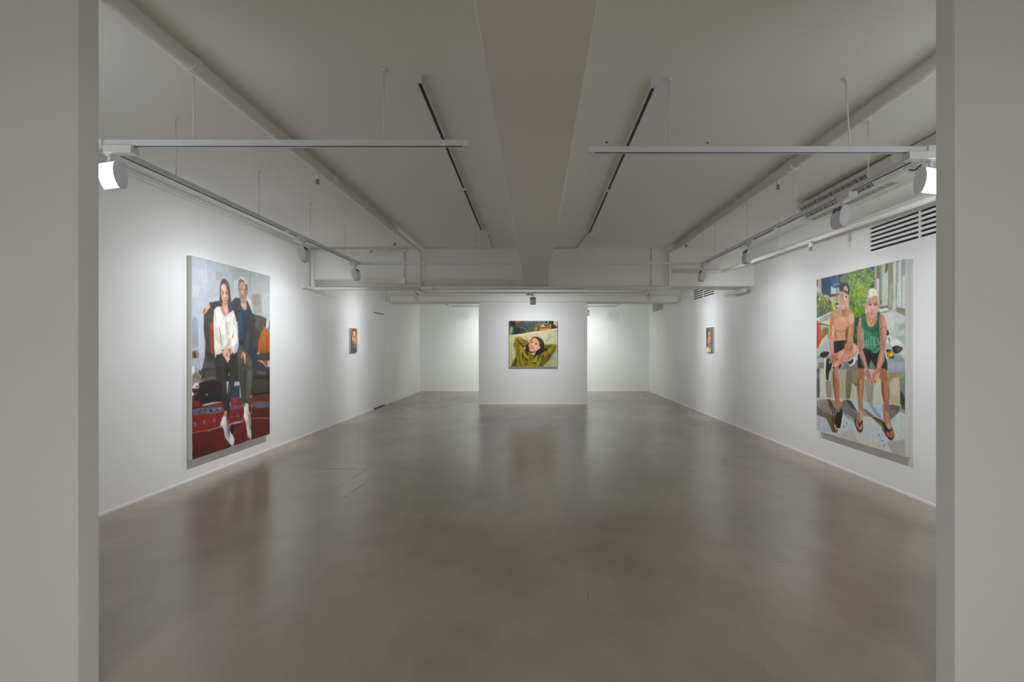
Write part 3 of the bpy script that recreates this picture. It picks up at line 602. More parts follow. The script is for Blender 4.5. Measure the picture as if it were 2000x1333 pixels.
(196,132,102,179,385,230,386,241,412,236,486,291,480,376,454,381,434,417,408,472,414,472,426,506,426,528,446,530,475,497,500,427,524,365,538,312,552,296,574,247,575,219,550,190,535,202,508,185,465),
(214,150,126,291,480,376,456,376,479,334,516,291,543,269,517),(226,170,140,477,429,511,434,526,463,497,493,457,503,487,463),
(204,144,116,376,489,447,479,487,463,497,488,427,519,344,536),(150,96,58,432,459,467,434,477,439,447,469,412,469),
(186,120,96,417,411,470,414,467,426,432,454,396,479,376,464,381,439),(174,112,80,196,497,241,491,269,517,258,544,219,545,196,532),
(212,152,142,188,396,224,396,236,465,224,476,202,433),(110,60,40,263,520,302,509,302,519,274,530),(120,70,50,258,507,291,488,296,493,269,509),
(216,130,120,258,491,307,477,307,483,269,496),(130,80,56,292,533,324,522,322,520,290,532),(222,166,130,258,544,291,537,312,552,291,574,247,570),
(160,102,72,233,563,263,574,303,560,298,594,303,648,310,675,312,732,315,797,263,802,248,746,228,676,222,618),(196,134,120,263,578,293,572,293,615,283,649,263,616),
(128,78,44,228,604,248,603,248,674,263,745,268,792,248,741,225,671),(178,122,102,283,649,303,662,303,742,308,796,293,797,283,720),
(128,94,46,303,662,311,678,313,718,305,709),(190,118,86,265,769,315,764,318,794,330,822,287,828,271,798),
(210,210,202,109,522,123,517,139,521,128,608,134,647,152,658,139,666,117,643,107,604),
(34,38,38,139,524,181,516,197,532,222,553,212,575,181,606,171,640,165,665,134,652,128,603,134,558),(220,222,214,176,535,186,535,197,547,186,549),
(206,222,224,485,503,503,505,507,532,494,545,445,560,408,539,454,551,485,530),(24,24,28,417,534,485,512,485,525,445,551,426,547),
(30,32,34,308,555,332,552,342,561,308,586),(26,26,30,217,575,233,567,253,574,233,579),
(28,30,32,287,828,324,823,345,836,355,855,342,892,324,942,274,948,249,915,268,868,281,845),(44,48,44,324,802,348,823,355,849,336,839),
(216,222,196,355,858,361,878,336,928,312,961,287,971,249,939,249,921,268,949,324,942,345,892),(70,70,70,281,953,296,951,302,962,262,970),
(190,194,200,271,952,293,943,299,951,274,956),(190,190,190,296,830,312,829,306,846,298,846),
(36,38,38,532,490,592,453,765,446,818,486,838,532,838,571,781,562,722,564,672,512,638,567,532,568),(24,26,26,598,465,760,458,755,505,678,509,632,549,603,508),
(44,48,44,818,492,836,532,837,566,807,555),(70,86,74,638,564,672,512,728,564,695,580,644,579),(108,124,112,672,518,700,538,722,561,695,571,655,561),
(164,106,64,535,571,598,567,612,599,603,642,598,685,520,690,532,630),(190,130,84,550,574,586,569,586,630,556,644),
(170,110,74,538,568,602,566,606,601,597,675,593,719,576,773,538,777,525,693,533,622),(138,86,32,533,622,551,625,546,692,542,745,525,693),
(196,140,106,555,634,585,632,576,698,568,765,555,744),(170,100,60,538,571,576,567,597,610,559,620,542,604),
(178,118,82,533,746,582,742,579,797,587,813,587,860,539,863,542,818),(214,150,136,550,800,587,813,590,857,561,863,547,837),
(172,110,72,776,562,818,559,838,580,843,617,853,667,781,672,776,620,749,607,765,592),(196,134,92,786,568,818,566,828,612,802,619),
(160,106,74,769,562,814,560,836,578,850,630,861,674,854,747,806,752,784,696,780,655,776,614),(178,122,98,814,620,847,630,850,679,843,740,821,722,814,661),
(128,78,44,780,622,795,629,799,682,814,749,804,750,782,692),(160,104,72,798,723,856,719,849,770,859,821,881,859,854,882,817,862,803,827,808,775),
(190,134,110,812,787,849,786,859,841,877,859,854,877,826,850),(46,40,36,506,861,528,867,590,863,593,906,582,925,561,936,528,929,500,902,489,877),
(184,116,80,511,872,533,864,587,860,587,896,571,918,533,920,511,900),(204,140,104,555,895,582,880,579,911,558,919),
(40,36,34,522,859,550,884,587,860,590,871,558,900,552,912,547,896,528,873),(120,60,40,531,903,536,903,542,919,533,917),
(40,36,34,779,843,808,845,854,882,881,859,899,887,903,911,881,932,859,933,822,915,808,878),(190,116,78,826,897,854,885,890,878,899,892,890,913,863,920,836,911),
(208,150,130,822,851,863,846,881,859,859,879,836,872),(40,36,36,808,852,856,882,881,861,888,865,863,891,863,917,856,898,812,867),
(150,146,146,872,870,886,866,887,871,872,876),(178,130,94,538,304,556,286,577,293,592,367,595,422,586,459,615,501,644,567,609,568,580,539,556,496,532,447,526,375),
(196,148,116,556,293,574,300,586,367,568,416,556,367),(194,142,122,556,472,592,471,621,519,638,564,621,565),
(104,92,90,542,324,559,342,547,367,566,392,570,391,553,367,565,342,546,323),(104,92,90,566,330,577,355,566,376,570,377,582,355,570,330),
(104,92,90,536,398,559,410,542,434,546,435,565,410,540,396),(104,92,90,571,404,583,428,566,446,570,447,588,429,576,404),
(104,92,90,537,448,560,454,578,466,582,464,564,452,539,446),(104,92,90,561,479,590,488,593,485,563,477),(104,92,90,561,497,597,503,598,500,563,495),
(104,92,90,572,522,602,533,605,531,576,519),(104,92,90,591,546,620,551,622,549,593,543),(104,92,90,555,356,579,362,581,360,557,353),
(104,92,90,552,473,576,460,572,458,548,471),(110,104,110,562,502,586,520,615,562,598,560,574,533),
(184,124,96,760,301,797,285,823,303,833,344,831,406,818,446,810,515,776,562,760,592,728,590,733,546,755,487,771,458,765,394,760,342),
(200,146,124,797,297,820,315,825,389,807,418,797,371),(204,144,124,776,470,807,464,797,515,760,563,744,558,760,516),(166,104,70,760,313,781,331,781,383,771,446,763,371),
(176,122,84,760,283,781,266,807,282,825,311,828,343,755,341),(200,150,128,786,275,818,300,823,331,797,339,786,301),
(176,136,126,609,577,644,567,689,565,695,595,700,621,689,646,672,650,638,631,615,605),(214,170,156,650,570,711,568,689,589,689,619,667,596),
(120,104,110,619,584,642,597,630,616,635,616,646,597,623,582),(120,104,110,642,580,664,599,653,620,657,621,669,599,646,578),(120,104,110,625,599,660,609,662,607,628,597),
(120,104,110,639,623,673,615,672,613,637,621),(120,104,110,620,575,654,583,656,581,622,573),(190,124,98,689,589,733,570,760,574,744,604,733,634,717,650,689,652,695,630),
(210,150,124,717,594,749,592,733,628,711,635),(200,140,112,655,633,695,625,733,634,722,650,689,653,667,650),(110,64,44,678,631,686,631,692,645,683,646),
(120,70,48,703,627,728,635,722,639,706,636),(34,104,72,568,268,609,252,621,258,638,295,661,326,689,337,722,319,733,293,738,253,760,254,773,260,757,300,760,341,574,336),
(40,116,80,574,275,621,277,638,317,667,339,706,328,728,300,733,276,760,278,760,336,765,400,768,458,733,479,700,478,672,462,598,451,598,368),
(54,136,96,609,350,667,357,678,387,609,398),(30,90,62,592,294,609,295,627,338,672,354,722,341,755,301,755,371,744,359,678,366,621,350),
(28,84,60,733,317,755,301,760,353,760,458,747,446,749,371),(24,74,52,615,301,638,326,672,341,706,331,733,306,728,326,678,348,638,335),
(64,150,110,598,441,661,445,722,458,765,446,765,458,733,476,706,478,661,459),(30,80,56,650,453,700,461,744,458,722,466,678,465),
(176,206,190,620,409,606,413,608,441,624,440,623,438,613,440,610,414,622,412),(176,206,190,635,402,624,404,631,438,644,439,644,436,636,437,629,404,636,404),
(176,206,190,629,421,638,419,636,417,627,418),(176,206,190,647,397,654,438,668,437,667,435,659,437,652,397),(176,206,190,662,395,689,390,687,387,660,393),
(176,206,190,671,391,678,438,683,438,676,390),(176,206,190,694,387,699,438,704,438,699,387),
(176,206,190,730,391,713,387,710,405,716,435,732,434,731,432,720,434,714,405,716,389,728,393),
(176,206,190,755,399,739,398,739,412,753,421,751,430,739,429,739,432,754,431,757,420,743,411,743,399,754,401),(176,206,190,670,447,760,429,760,428,669,446),
(176,206,190,701,443,705,448,709,448,705,442),(176,206,190,717,441,720,447,724,446,722,440),(206,140,110,621,258,638,247,733,249,733,293,717,322,683,336,655,323,632,292),
(190,122,90,638,259,722,263,711,286,672,291),(206,130,100,621,271,728,276,717,305,683,328,661,336,638,314),(224,160,140,638,296,661,315,667,336,644,320),
(204,150,140,630,174,644,163,700,159,744,171,749,206,744,241,733,258,706,283,683,288,661,278,644,253,630,222),
(196,146,116,638,172,700,162,744,168,747,197,695,191,638,193),(226,176,176,638,214,672,219,678,243,650,251),(222,168,166,706,221,733,226,728,252,706,251),
(214,130,120,609,197,630,198,635,223,632,238,618,231),(204,130,116,747,209,763,210,757,230,747,241),(216,160,158,661,260,717,263,706,283,683,288,667,279),
(176,90,90,669,258,689,257,714,262,695,266,675,264),(240,200,196,686,217,696,218,697,238,685,238),(156,92,86,675,240,703,242,703,248,677,246),
(74,54,54,650,203,678,205,681,215,650,215),(74,54,54,706,206,736,208,738,219,708,217),(196,190,190,656,206,662,206,662,211,656,211),
(196,190,190,729,211,733,211,733,216,729,215),(110,76,64,644,194,678,198,678,201,644,198),(110,76,64,706,199,738,200,739,204,706,203),
(216,212,196,630,174,631,144,655,125,695,120,733,132,749,154,752,201,744,183,741,165,711,162,683,172,661,170,644,175,635,190),
(236,234,222,672,124,711,127,733,147,722,160,678,166,667,147),(150,140,130,632,144,650,137,650,158,635,165),(120,104,110,630,162,644,169,643,178,630,174),
(180,164,140,695,137,706,135,706,162,697,155),]
JUMPER = [(186,180,140),
(48,68,66,-5,-10,1003,-10,1003,170,602,227,60,305,-5,317),(70,90,84,299,-4,499,-4,494,114,331,131),(58,76,66,310,58,505,58,510,238,396,249),
(66,90,52,396,148,510,114,510,238,402,255),(56,72,24,515,-4,526,-4,521,238,505,238),(78,84,82,526,-4,591,-4,581,114,526,114),(96,104,40,515,131,586,91,575,227,515,232),
(150,130,30,537,159,586,136,591,227,543,229),(104,92,84,586,-4,656,-4,651,58,586,69),(90,62,44,581,58,624,52,618,227,581,227),(184,104,70,621,52,643,52,640,142,624,142),
(150,80,50,581,58,597,58,594,148,581,148),(180,112,24,621,142,841,136,873,187,621,221),(212,140,20,629,170,841,159,852,187,629,210),
(130,70,30,624,139,841,131,841,156,624,165),(50,46,48,651,-4,819,-4,819,69,651,69),(104,100,90,667,7,732,7,727,46,667,41),(140,138,112,721,-1,743,-1,738,63,727,63),
(190,194,160,808,0,799,64,732,66,657,63,656,75,732,78,806,74,819,2),(34,30,48,648,86,824,75,827,108,648,120),
(186,192,120,651,108,678,91,711,86,732,114,781,120,824,97,830,114,797,131,651,134),(214,210,160,689,89,721,89,721,108,684,108),
(44,34,70,651,148,733,145,798,136,829,139,830,128,797,125,732,134,651,137),(34,46,48,824,-4,922,-4,927,114,982,153,852,182,868,69,830,58),
(40,30,30,873,-4,922,-4,927,80,895,91),(130,94,30,835,63,868,58,873,182,841,187,830,114),(204,160,40,846,69,862,69,860,187,841,187),
(190,184,140,917,-4,998,-4,998,131,960,108,922,80),(210,200,140,933,13,982,13,982,58,938,63),(28,34,48,922,86,960,108,992,142,982,153,938,131),
(48,28,36,6,-1,142,-1,147,69,114,136,49,108,6,97),(34,24,26,49,58,114,52,131,114,93,136,55,108),(106,48,40,152,58,163,1,266,-1,223,46,179,97,142,136,98,142,136,80),
(140,76,66,174,13,234,1,223,41,179,69),(170,180,130,142,1,152,1,152,63,144,58),(60,84,80,6,91,55,114,33,193,6,204),
(110,150,100,11,187,44,120,60,131,76,153,82,182,55,300,6,317),(150,190,120,44,131,63,142,55,215,28,260),(40,56,58,60,294,93,170,131,142,310,159,331,260,223,283),
(30,36,40,114,159,223,148,228,272,131,283),(66,88,30,320,249,353,210,407,249,331,272),(140,160,150,195,134,276,145,329,184,389,240,393,235,333,179,278,139,196,128),
(204,196,150,1,322,60,305,255,283,396,252,494,233,613,227,841,187,995,156,998,497,1,497),
(222,214,170,60,308,255,286,494,238,613,229,841,193,995,162,995,187,711,238,440,283,114,339),(214,200,140,570,283,819,260,819,317,570,339),
(216,196,142,6,339,125,339,109,485,6,491),(220,190,160,255,339,331,305,413,305,472,339,418,424,364,407),
(204,204,160,646,238,873,215,998,238,998,395,765,485,732,474,678,373),(184,186,140,819,260,927,339,819,429,765,452),(160,120,80,339,336,399,426,405,421,345,331),
(174,136,100,323,364,394,443,399,438,329,359),(150,150,110,757,474,833,423,826,412,751,463),(168,170,128,758,440,877,344,869,334,750,430),
(190,188,140,1,475,131,475,147,1038,1,1038),(204,186,130,1,790,71,790,49,981,6,993),(196,204,150,60,559,104,559,125,768,93,835,60,700),
(200,160,100,87,576,131,576,142,700,125,779,109,711),(150,110,70,10,775,47,803,69,881,74,879,52,800,13,771),(176,176,128,727,475,995,475,995,993,705,993,819,869),
(164,170,140,895,711,995,610,995,981,765,981,841,835),(176,184,150,949,689,995,661,995,813,906,790),(188,188,122,895,835,995,824,995,981,830,981),
(196,196,150,727,475,995,475,992,509,873,497,797,514,732,509),(138,122,16,114,390,136,356,190,348,255,367,320,407,364,412,402,463,402,508,98,508,104,452),
(134,118,14,93,475,402,475,413,644,591,734,727,509,797,520,873,500,960,509,987,537,982,587,884,768,819,869,732,948,705,990,33,990,60,925,131,790,147,700,131,587,87,548),
(158,142,20,212,531,299,587,277,734,255,981,212,981,234,756),(124,106,10,131,587,201,565,234,711,169,756,147,711),
(96,82,10,39,987,66,925,136,779,163,745,147,869,136,987),(70,46,16,142,824,160,756,163,869,142,953,125,965),(166,150,24,163,768,185,756,190,981,169,981),
(90,74,14,204,769,215,871,247,984,263,979,231,867,220,767),(168,152,30,226,759,253,850,302,957,317,950,269,843,242,754),
(104,80,12,183,848,211,962,251,993,260,981,224,956,198,844),(70,50,20,261,723,277,678,299,756,304,813,277,813,261,779),(60,50,40,261,700,277,678,280,756,263,779),
(150,136,24,288,689,320,678,364,745,429,824,407,858,331,790),(168,150,20,299,700,331,700,402,801,385,824,320,768),
(52,48,36,315,790,353,801,402,846,396,863,353,852,315,818),(150,104,20,288,841,396,869,402,914,320,903),(78,76,24,310,920,396,920,396,936,320,942),
(120,110,16,407,723,461,728,515,745,515,790,461,835,407,813,391,756),(76,88,44,402,801,461,813,505,779,515,801,456,841),(160,96,24,402,756,456,756,461,779,413,779),
(80,100,60,472,734,510,745,505,779,472,768),(170,160,36,472,835,570,745,597,745,586,835,570,891,483,891),(110,56,20,478,858,521,790,543,790,494,863),
(60,62,30,461,894,564,905,567,931,494,925),(168,172,120,434,908,472,920,543,942,494,942,440,925),(146,132,20,407,835,461,846,456,903,548,948,521,990,331,990,385,948),
(120,112,16,570,824,635,745,656,813,635,987,521,990,559,925),(176,140,24,591,835,651,779,646,903,602,981,564,981),(70,66,20,591,756,624,745,613,835,581,880),
(56,34,18,656,745,678,739,662,869,651,987,629,987,651,869),(50,30,18,694,739,716,739,705,869,684,981,662,987,689,869),
(140,130,24,678,745,694,745,684,869,662,970,662,880),(150,120,14,721,700,797,621,819,661,797,768,721,835),(110,100,12,721,790,830,689,873,644,830,756,732,914,711,925),
(150,142,30,814,599,906,554,873,644,830,723,819,655),(96,100,20,873,700,960,548,982,565,895,745,841,835,765,914,732,948,797,835),
(70,72,30,830,723,862,689,841,790,765,869,797,790),(90,82,10,749,526,819,531,841,554,786,587,738,571),(60,56,14,776,599,830,554,873,514,873,548,808,593),
(150,146,30,873,509,960,514,971,542,906,548),(158,140,16,125,373,190,353,255,384,234,429,169,395,131,412),(126,100,10,282,418,342,412,396,469,396,502,288,502),
(60,56,30,142,393,179,401,212,435,239,497,217,502,190,452,147,412),(100,104,30,142,526,223,503,223,520,169,554,142,542),
(50,40,24,223,475,255,475,288,531,320,548,326,582,288,571,255,537),(78,60,16,320,531,364,509,402,475,402,509,353,559),(180,168,160,304,565,342,576,326,621,304,599),
(34,26,24,185,475,212,475,223,497,196,492),(46,32,30,402,485,440,412,488,356,543,339,602,348,667,390,711,440,727,502,629,502,602,429,548,373,494,373,456,429,413,508),
(38,26,30,396,475,413,475,413,587,429,661,385,678,402,756,380,756,347,700,331,644,342,587,375,509),
(34,24,28,624,475,727,475,732,587,754,610,738,661,673,700,646,739,591,739,537,790,510,801,526,739,553,661,602,621,646,587,629,542),
(24,24,38,564,661,656,621,721,655,656,711,586,723),(54,42,22,711,587,797,587,803,632,754,661,711,644),(84,56,44,629,412,673,435,700,502,656,502),
(70,50,46,548,346,602,353,656,395,613,395),(216,160,110,413,508,440,446,472,395,521,364,553,373,602,424,629,502),(232,164,92,483,412,526,373,570,407,581,452,515,452),
(226,176,140,548,440,613,440,627,502,526,502),
(214,160,124,402,531,413,475,624,475,629,537,618,565,646,565,640,599,602,613,570,627,543,666,499,675,450,661,423,621,413,576),
(230,150,110,407,492,450,492,456,548,440,571,413,559),(226,180,150,521,520,613,520,602,587,548,644,521,587),(236,184,150,467,475,521,475,510,548,467,537),
(180,120,110,461,528,515,542,510,556,467,551),(196,92,80,434,576,472,571,499,587,494,600,461,590,434,587),(222,170,130,429,604,488,607,494,644,450,655),
(170,110,90,440,655,499,666,543,655,526,689,494,723,445,717),(90,60,44,413,655,494,672,543,661,526,694,472,700,423,700),(214,170,120,456,700,537,683,521,739,450,723),
(236,160,150,591,571,629,559,640,582,613,610,586,604),(90,50,44,456,463,483,466,486,485,461,485),(70,60,70,467,469,480,469,480,483,467,483),
(150,100,60,450,440,494,435,494,446,450,454),(190,120,80,548,452,597,454,597,466,548,462),(90,54,44,537,495,553,483,581,489,591,506,564,517,543,509),
(44,26,30,553,489,575,492,572,510,556,509),]
BROWN = [(150,92,40),
(150,92,40,-20,-14,1138,-44,1138,1021,-20,1010),(168,104,70,35,5,338,-2,227,121,35,350),(120,76,36,338,5,1021,-4,992,33,338,40),
(190,116,40,905,20,1079,16,1079,991,934,990),(70,62,50,255,78,450,45,733,67,847,166,934,338,790,311,676,140,394,117,282,290,227,460,172,348),
(212,148,110,338,147,619,106,761,182,790,311,905,454,847,570,676,643,506,572,227,460,199,390,310,318),(226,170,136,394,146,619,127,619,256,394,288),
(60,46,44,394,324,590,314,607,364,422,373),(190,104,84,676,341,790,354,801,455,687,456),(206,110,100,534,486,819,469,790,599,619,586),
(220,150,130,199,404,394,416,338,516,227,489),(74,60,36,-20,350,172,348,172,800,8,771),(84,84,78,90,631,282,517,506,601,676,650,905,642,934,1019,-20,1010,8,799),
(104,104,96,506,658,847,657,876,773,506,801),(66,68,66,62,828,847,830,876,1018,8,1010),]
GREEN = [(104,112,108),
(104,112,108,-73,-22,1150,12,1150,1013,-73,1026),(70,76,78,10,22,365,32,311,170,148,363,93,700,10,700),(86,124,104,711,151,997,144,997,375,737,371),
(120,134,134,10,93,1150,120,1150,140,10,114),(84,66,84,920,156,1023,158,1023,919,920,920),
(84,60,44,257,169,365,73,526,77,685,192,764,372,737,646,579,701,311,686,175,476,202,280),
(204,126,76,338,184,499,146,659,191,632,328,737,426,685,591,553,673,365,645,230,504,257,365,365,310),(226,150,104,365,185,553,175,579,300,392,325),
(220,150,100,553,369,711,371,695,481,579,494),(110,60,40,257,351,446,346,446,388,284,393),(196,86,56,473,423,579,452,606,563,446,548),
(206,124,120,338,547,632,563,553,659,365,645),(190,110,60,365,673,606,673,632,825,419,826),(54,48,40,38,672,338,687,365,812,148,756),
(212,204,180,148,827,230,728,365,826),(204,196,140,-18,827,711,822,711,990,-18,997),(220,210,160,93,827,365,826,311,924,93,925),
(110,90,100,737,825,920,824,920,988,737,990),]


def painting(name, data, origin, right, normal, w, h, depth, res, gain, label, side=None, rim=0.0):
    """origin: bottom-left corner of the front face seen from the front; right and normal are unit vectors"""
    R, Nn = Vector(right), Vector(normal)
    t = thing('painting', origin, label, 'painting')
    M = Matrix((( R.x, Nn.x, 0), (R.y, Nn.y, 0), (0, 0, 1))).to_4x4()
    t.matrix_world = Matrix.Translation(origin) @ M
    link('stretched_canvas', boxes((0, w, -depth, -0.0006, 0, h)), side or M_CANVAS, t, bevel=0.003)
    nx, ny = res
    img = raster(data, nx, ny) * gain
    for k in (0, 1):
        up, down = np.roll(img, 1, axis=k), np.roll(img, -1, axis=k)
        img = (up + img + img + down) / 4
    img = np.clip(img, 0.0, 0.92)
    gx, gz = np.meshgrid(np.linspace(rim, w, nx), np.linspace(h, 0, ny))
    rng = np.random.RandomState(3)
    lum = img.sum(axis=2)
    relief = 0.0004 + 0.0003 * rng.rand(ny, nx)
    co = np.stack([gx, relief, gz], axis=2).reshape(-1, 3)
    idx = np.arange(nx * ny).reshape(ny, nx)
    q = np.stack([idx[:-1, :-1], idx[1:, :-1], idx[1:, 1:], idx[:-1, 1:]], axis=2).reshape(-1, 4)
    me = bpy.data.meshes.new('painted_picture')
    me.vertices.add(len(co)); me.vertices.foreach_set('co', co.ravel())
    me.loops.add(q.size); me.loops.foreach_set('vertex_index', q.ravel().astype(np.int32))
    me.polygons.add(len(q)); me.polygons.foreach_set('loop_start', np.arange(0, q.size, 4, dtype=np.int32))
    me.polygons.foreach_set('use_smooth', np.ones(len(q), dtype=bool))
    me.update(calc_edges=True)
    a = me.color_attributes.new('paint', 'FLOAT_COLOR', 'POINT')
    a.data.foreach_set('color', np.concatenate([img.reshape(-1, 3), np.ones((nx * ny, 1))], axis=1).ravel().astype(np.float32))
    link('painted_picture', me, M_PAINT, t)
    return t

painting('a', COUPLE, (-3.66, 5.65, .238), (0, 1, 0), (1, 0, 0), 1.656, 2.172, .049, (300, 400), 1.15,
         'tall oil painting of a couple seated on a dark sofa above a red carpet', rim=0.006)
painting('b', BENCH, (3.53, 6.71, .383), (0, -1, 0), (-1, 0, 0), 1.61, 1.902, .049, (330, 400), 1.18,
         'large oil painting of two young men sitting outdoors by green leaves', rim=0.0)
painting('c', JUMPER, (-.674, 13.155, .927), (1, 0, 0), (0, -1, 0), 1.185, 1.141, .044, (230, 220), 1.05,
         'square oil painting of a woman in an olive jumper on the central wall')
painting('d', BROWN, (-3.678, 10.54, 1.318), (0, 1, 0), (1, 0, 0), .37, .487, .03, (60, 110), 1.3,
         'small brown portrait of a dark-haired sitter on the left wall')
painting('e', GREEN, (3.55, 11.15, 1.318), (0, -1, 0), (-1, 0, 0), .41, .512, .03, (60, 110), 1.3,
         'small grey-green portrait of a sitter in cream on the right wall')

# ------------------------------------------------------------------ lighting tracks
TZ = 2.61       # underside of the hung tracks
TH, TW = 0.034, 0.036

def rail_bm(a, b):
    """channel profile between two points on the track's centre line (z = underside)"""
    a, b = Vector(a), Vector(b); d = (b - a).normalized(); n = Vector((-d.y, d.x, 0))
    h, w, t, s = TH, TW / 2, .007, .016
    prof = [(-w, 0), (-w, h), (w, h), (w, 0), (w - t, 0), (w - t, s), (-w + t, s), (-w + t, 0)]
    bm = bmesh.new()
    A = [bm.verts.new(a + n * p[0] + Vector((0, 0, p[1]))) for p in prof]
    B = [bm.verts.new(b + n * p[0] + Vector((0, 0, p[1]))) for p in prof]
    k = len(prof)
    for i in range(k): bm.faces.new((A[i], A[(i + 1) % k], B[(i + 1) % k], B[i]))
    for V in (A, B):
        bm.faces.new([V[i] for i in (0, 1, 6, 7)]); bm.faces.new([V[i] for i in (1, 2, 5, 6)]); bm.faces.new([V[i] for i in (2, 3, 4, 5)])
    return bm

def slot_bm(a, b):
    a, b = Vector(a), Vector(b); d = (b - a).normalized(); n = Vector((-d.y, d.x, 0)) * (TW / 2 - .0075)
    bm = bmesh.new(); z0, z1 = Vector((0, 0, .004)), Vector((0, 0, .015))
    v = [bm.verts.new(p) for p in (a + n + z0, b + n + z0, b - n + z0, a - n + z0, a + n + z1, b + n + z1, b - n + z1, a - n + z1)]
    for f in ((0, 1, 2, 3), (4, 5, 6, 7), (0, 1, 5, 4), (2, 3, 7, 6), (0, 3, 7, 4), (1, 2, 6, 5)): bm.faces.new([v[i] for i in f])
    return bm

def track(label, runs, rods=(), joints=(), corners=(), caps=(), group=None):
    t = thing('lighting_track', (0, 0, 0), label, 'track', group)
    for a, b in runs:
        link('rail', rail_bm(a, b), M_TRACK, t)
        link('power_slot', slot_bm(a, b), M_SLOT, t)
    z = runs[0][0][2]
    for x, y, *dx in rods:
        ox = dx[0] if dx else 0.0
        r = link('hanger_rod', tb([(x, y, z + TH), (x - ox, y, ZC - .012)], .0045, seg=8), M_PIPE, t, smooth=True)
        link('ceiling_plate', tb([(x - ox, y, ZC - .014), (x - ox, y, ZC)], .018, seg=14), M_PIPE, r)
    for x, y, ax in joints:
        e = .035
        b = (x - e, x + e, y - TW / 2 - .001, y + TW / 2 + .001) if ax == 'x' else (x - TW / 2 - .001, x + TW / 2 + .001, y - e, y + e)
        link('joint_connector', boxes((*b, z - .0015, z + .006)), M_BOX, t)
    for x, y in corners:
        link('corner_connector', boxes((x - .03, x + .03, y - .03, y + .03, z - .001, z + TH + .001)), M_TRACK, t)
    for x, y in caps:
        link('end_cap', boxes((x - .019, x + .019, y - .019, y + .019, z - .001, z + TH + .001)), M_TRACK, t)
    return t

LX, RX = -2.54, 2.366
track('white U-shaped light track hung on thin rods along the left wall',
      [((LX, 3.10, TZ), (-.411, 3.10, TZ)), ((LX, 3.118, TZ), (LX, 7.572, TZ)), ((LX, 7.59, TZ), (-.33, 7.59, TZ))],
      [(-1.996, 3.10), (-.889, 3.10), (LX, 3.75), (LX, 4.87), (LX, 5.98), (LX, 7.06), (-.866, 7.59), (-2.15, 7.59)],
      joints=[(LX, 5.42, 'y')], corners=[(LX, 3.10), (LX, 7.59)], caps=[(-.411, 3.10), (-.33, 7.59)])
track('white U-shaped light track hung on thin rods along the right wall',
      [((.329, 3.2, TZ), (RX, 3.2, TZ)), ((RX, 3.218, TZ), (RX, 7.582, TZ)), ((.25, 7.6, TZ), (RX, 7.6, TZ))],
      [(.796, 3.2), (1.883, 3.2, .025), (RX, 3.80), (RX, 4.87), (RX, 5.99), (RX, 7.07), (.77, 7.6)],
      joints=[(RX, 5.27, 'y')], corners=[(RX, 3.2), (RX, 7.6)], caps=[(.329, 3.2), (.25, 7.6)])
track('straight light track screwed to the ceiling left of the beam',
      [((-.70, 3.17, ZC - TH), (-.752, 7.25, ZC - TH))], joints=[(-.735, 5.35, 'y')], caps=[(-.70, 3.17)])
track('straight light track screwed to the ceiling right of the beam',
      [((.71, 3.23, ZC - TH), (.737, 7.42, ZC - TH))], joints=[(.725, 5.40, 'y')], caps=[(.71, 3.23)])
track('light track hung between the crossbeam and the central wall',
      [((-2.45, 11.8, TZ), (2.34, 11.8, TZ)), ((-2.45, 9.5, TZ), (-2.45, 11.782, TZ)), ((2.34, 9.5, TZ), (2.34, 11.782, TZ))],
      [(-1.2, 11.8), (1.2, 11.8), (-2.45, 10.0), (2.34, 10.0)], corners=[(-2.45, 11.8), (2.34, 11.8)])
track('rectangular light track hung in the back room behind the central wall',
      [((-2.545, 14.67, TZ), (2.33, 14.67, TZ)), ((-2.545, 15.8, TZ), (2.33, 15.8, TZ)), ((-2.545, 14.69, TZ), (-2.545, 15.78, TZ)), ((2.33, 14.69, TZ), (2.33, 15.78, TZ))],
      [(-1.4, 14.67), (1.3, 14.67)], corners=[(-2.545, 14.67), (2.33, 14.67), (-2.545, 15.8), (2.33, 15.8)])

# feed boxes where the ceiling tracks end
for x, s, lab in ((-.69, -1, 'small white feed box at the far end of the left ceiling track'), (.79, 1, 'small white feed box at the far end of the right ceiling track')):
    o = link('feed_box', boxes((-.05, .05, -.03, .03, -.062, 0)), M_BOX, bevel=.003)
    o.location = (x, 7.31 if s < 0 else 7.48, ZC); tag(o, lab, 'feed box')

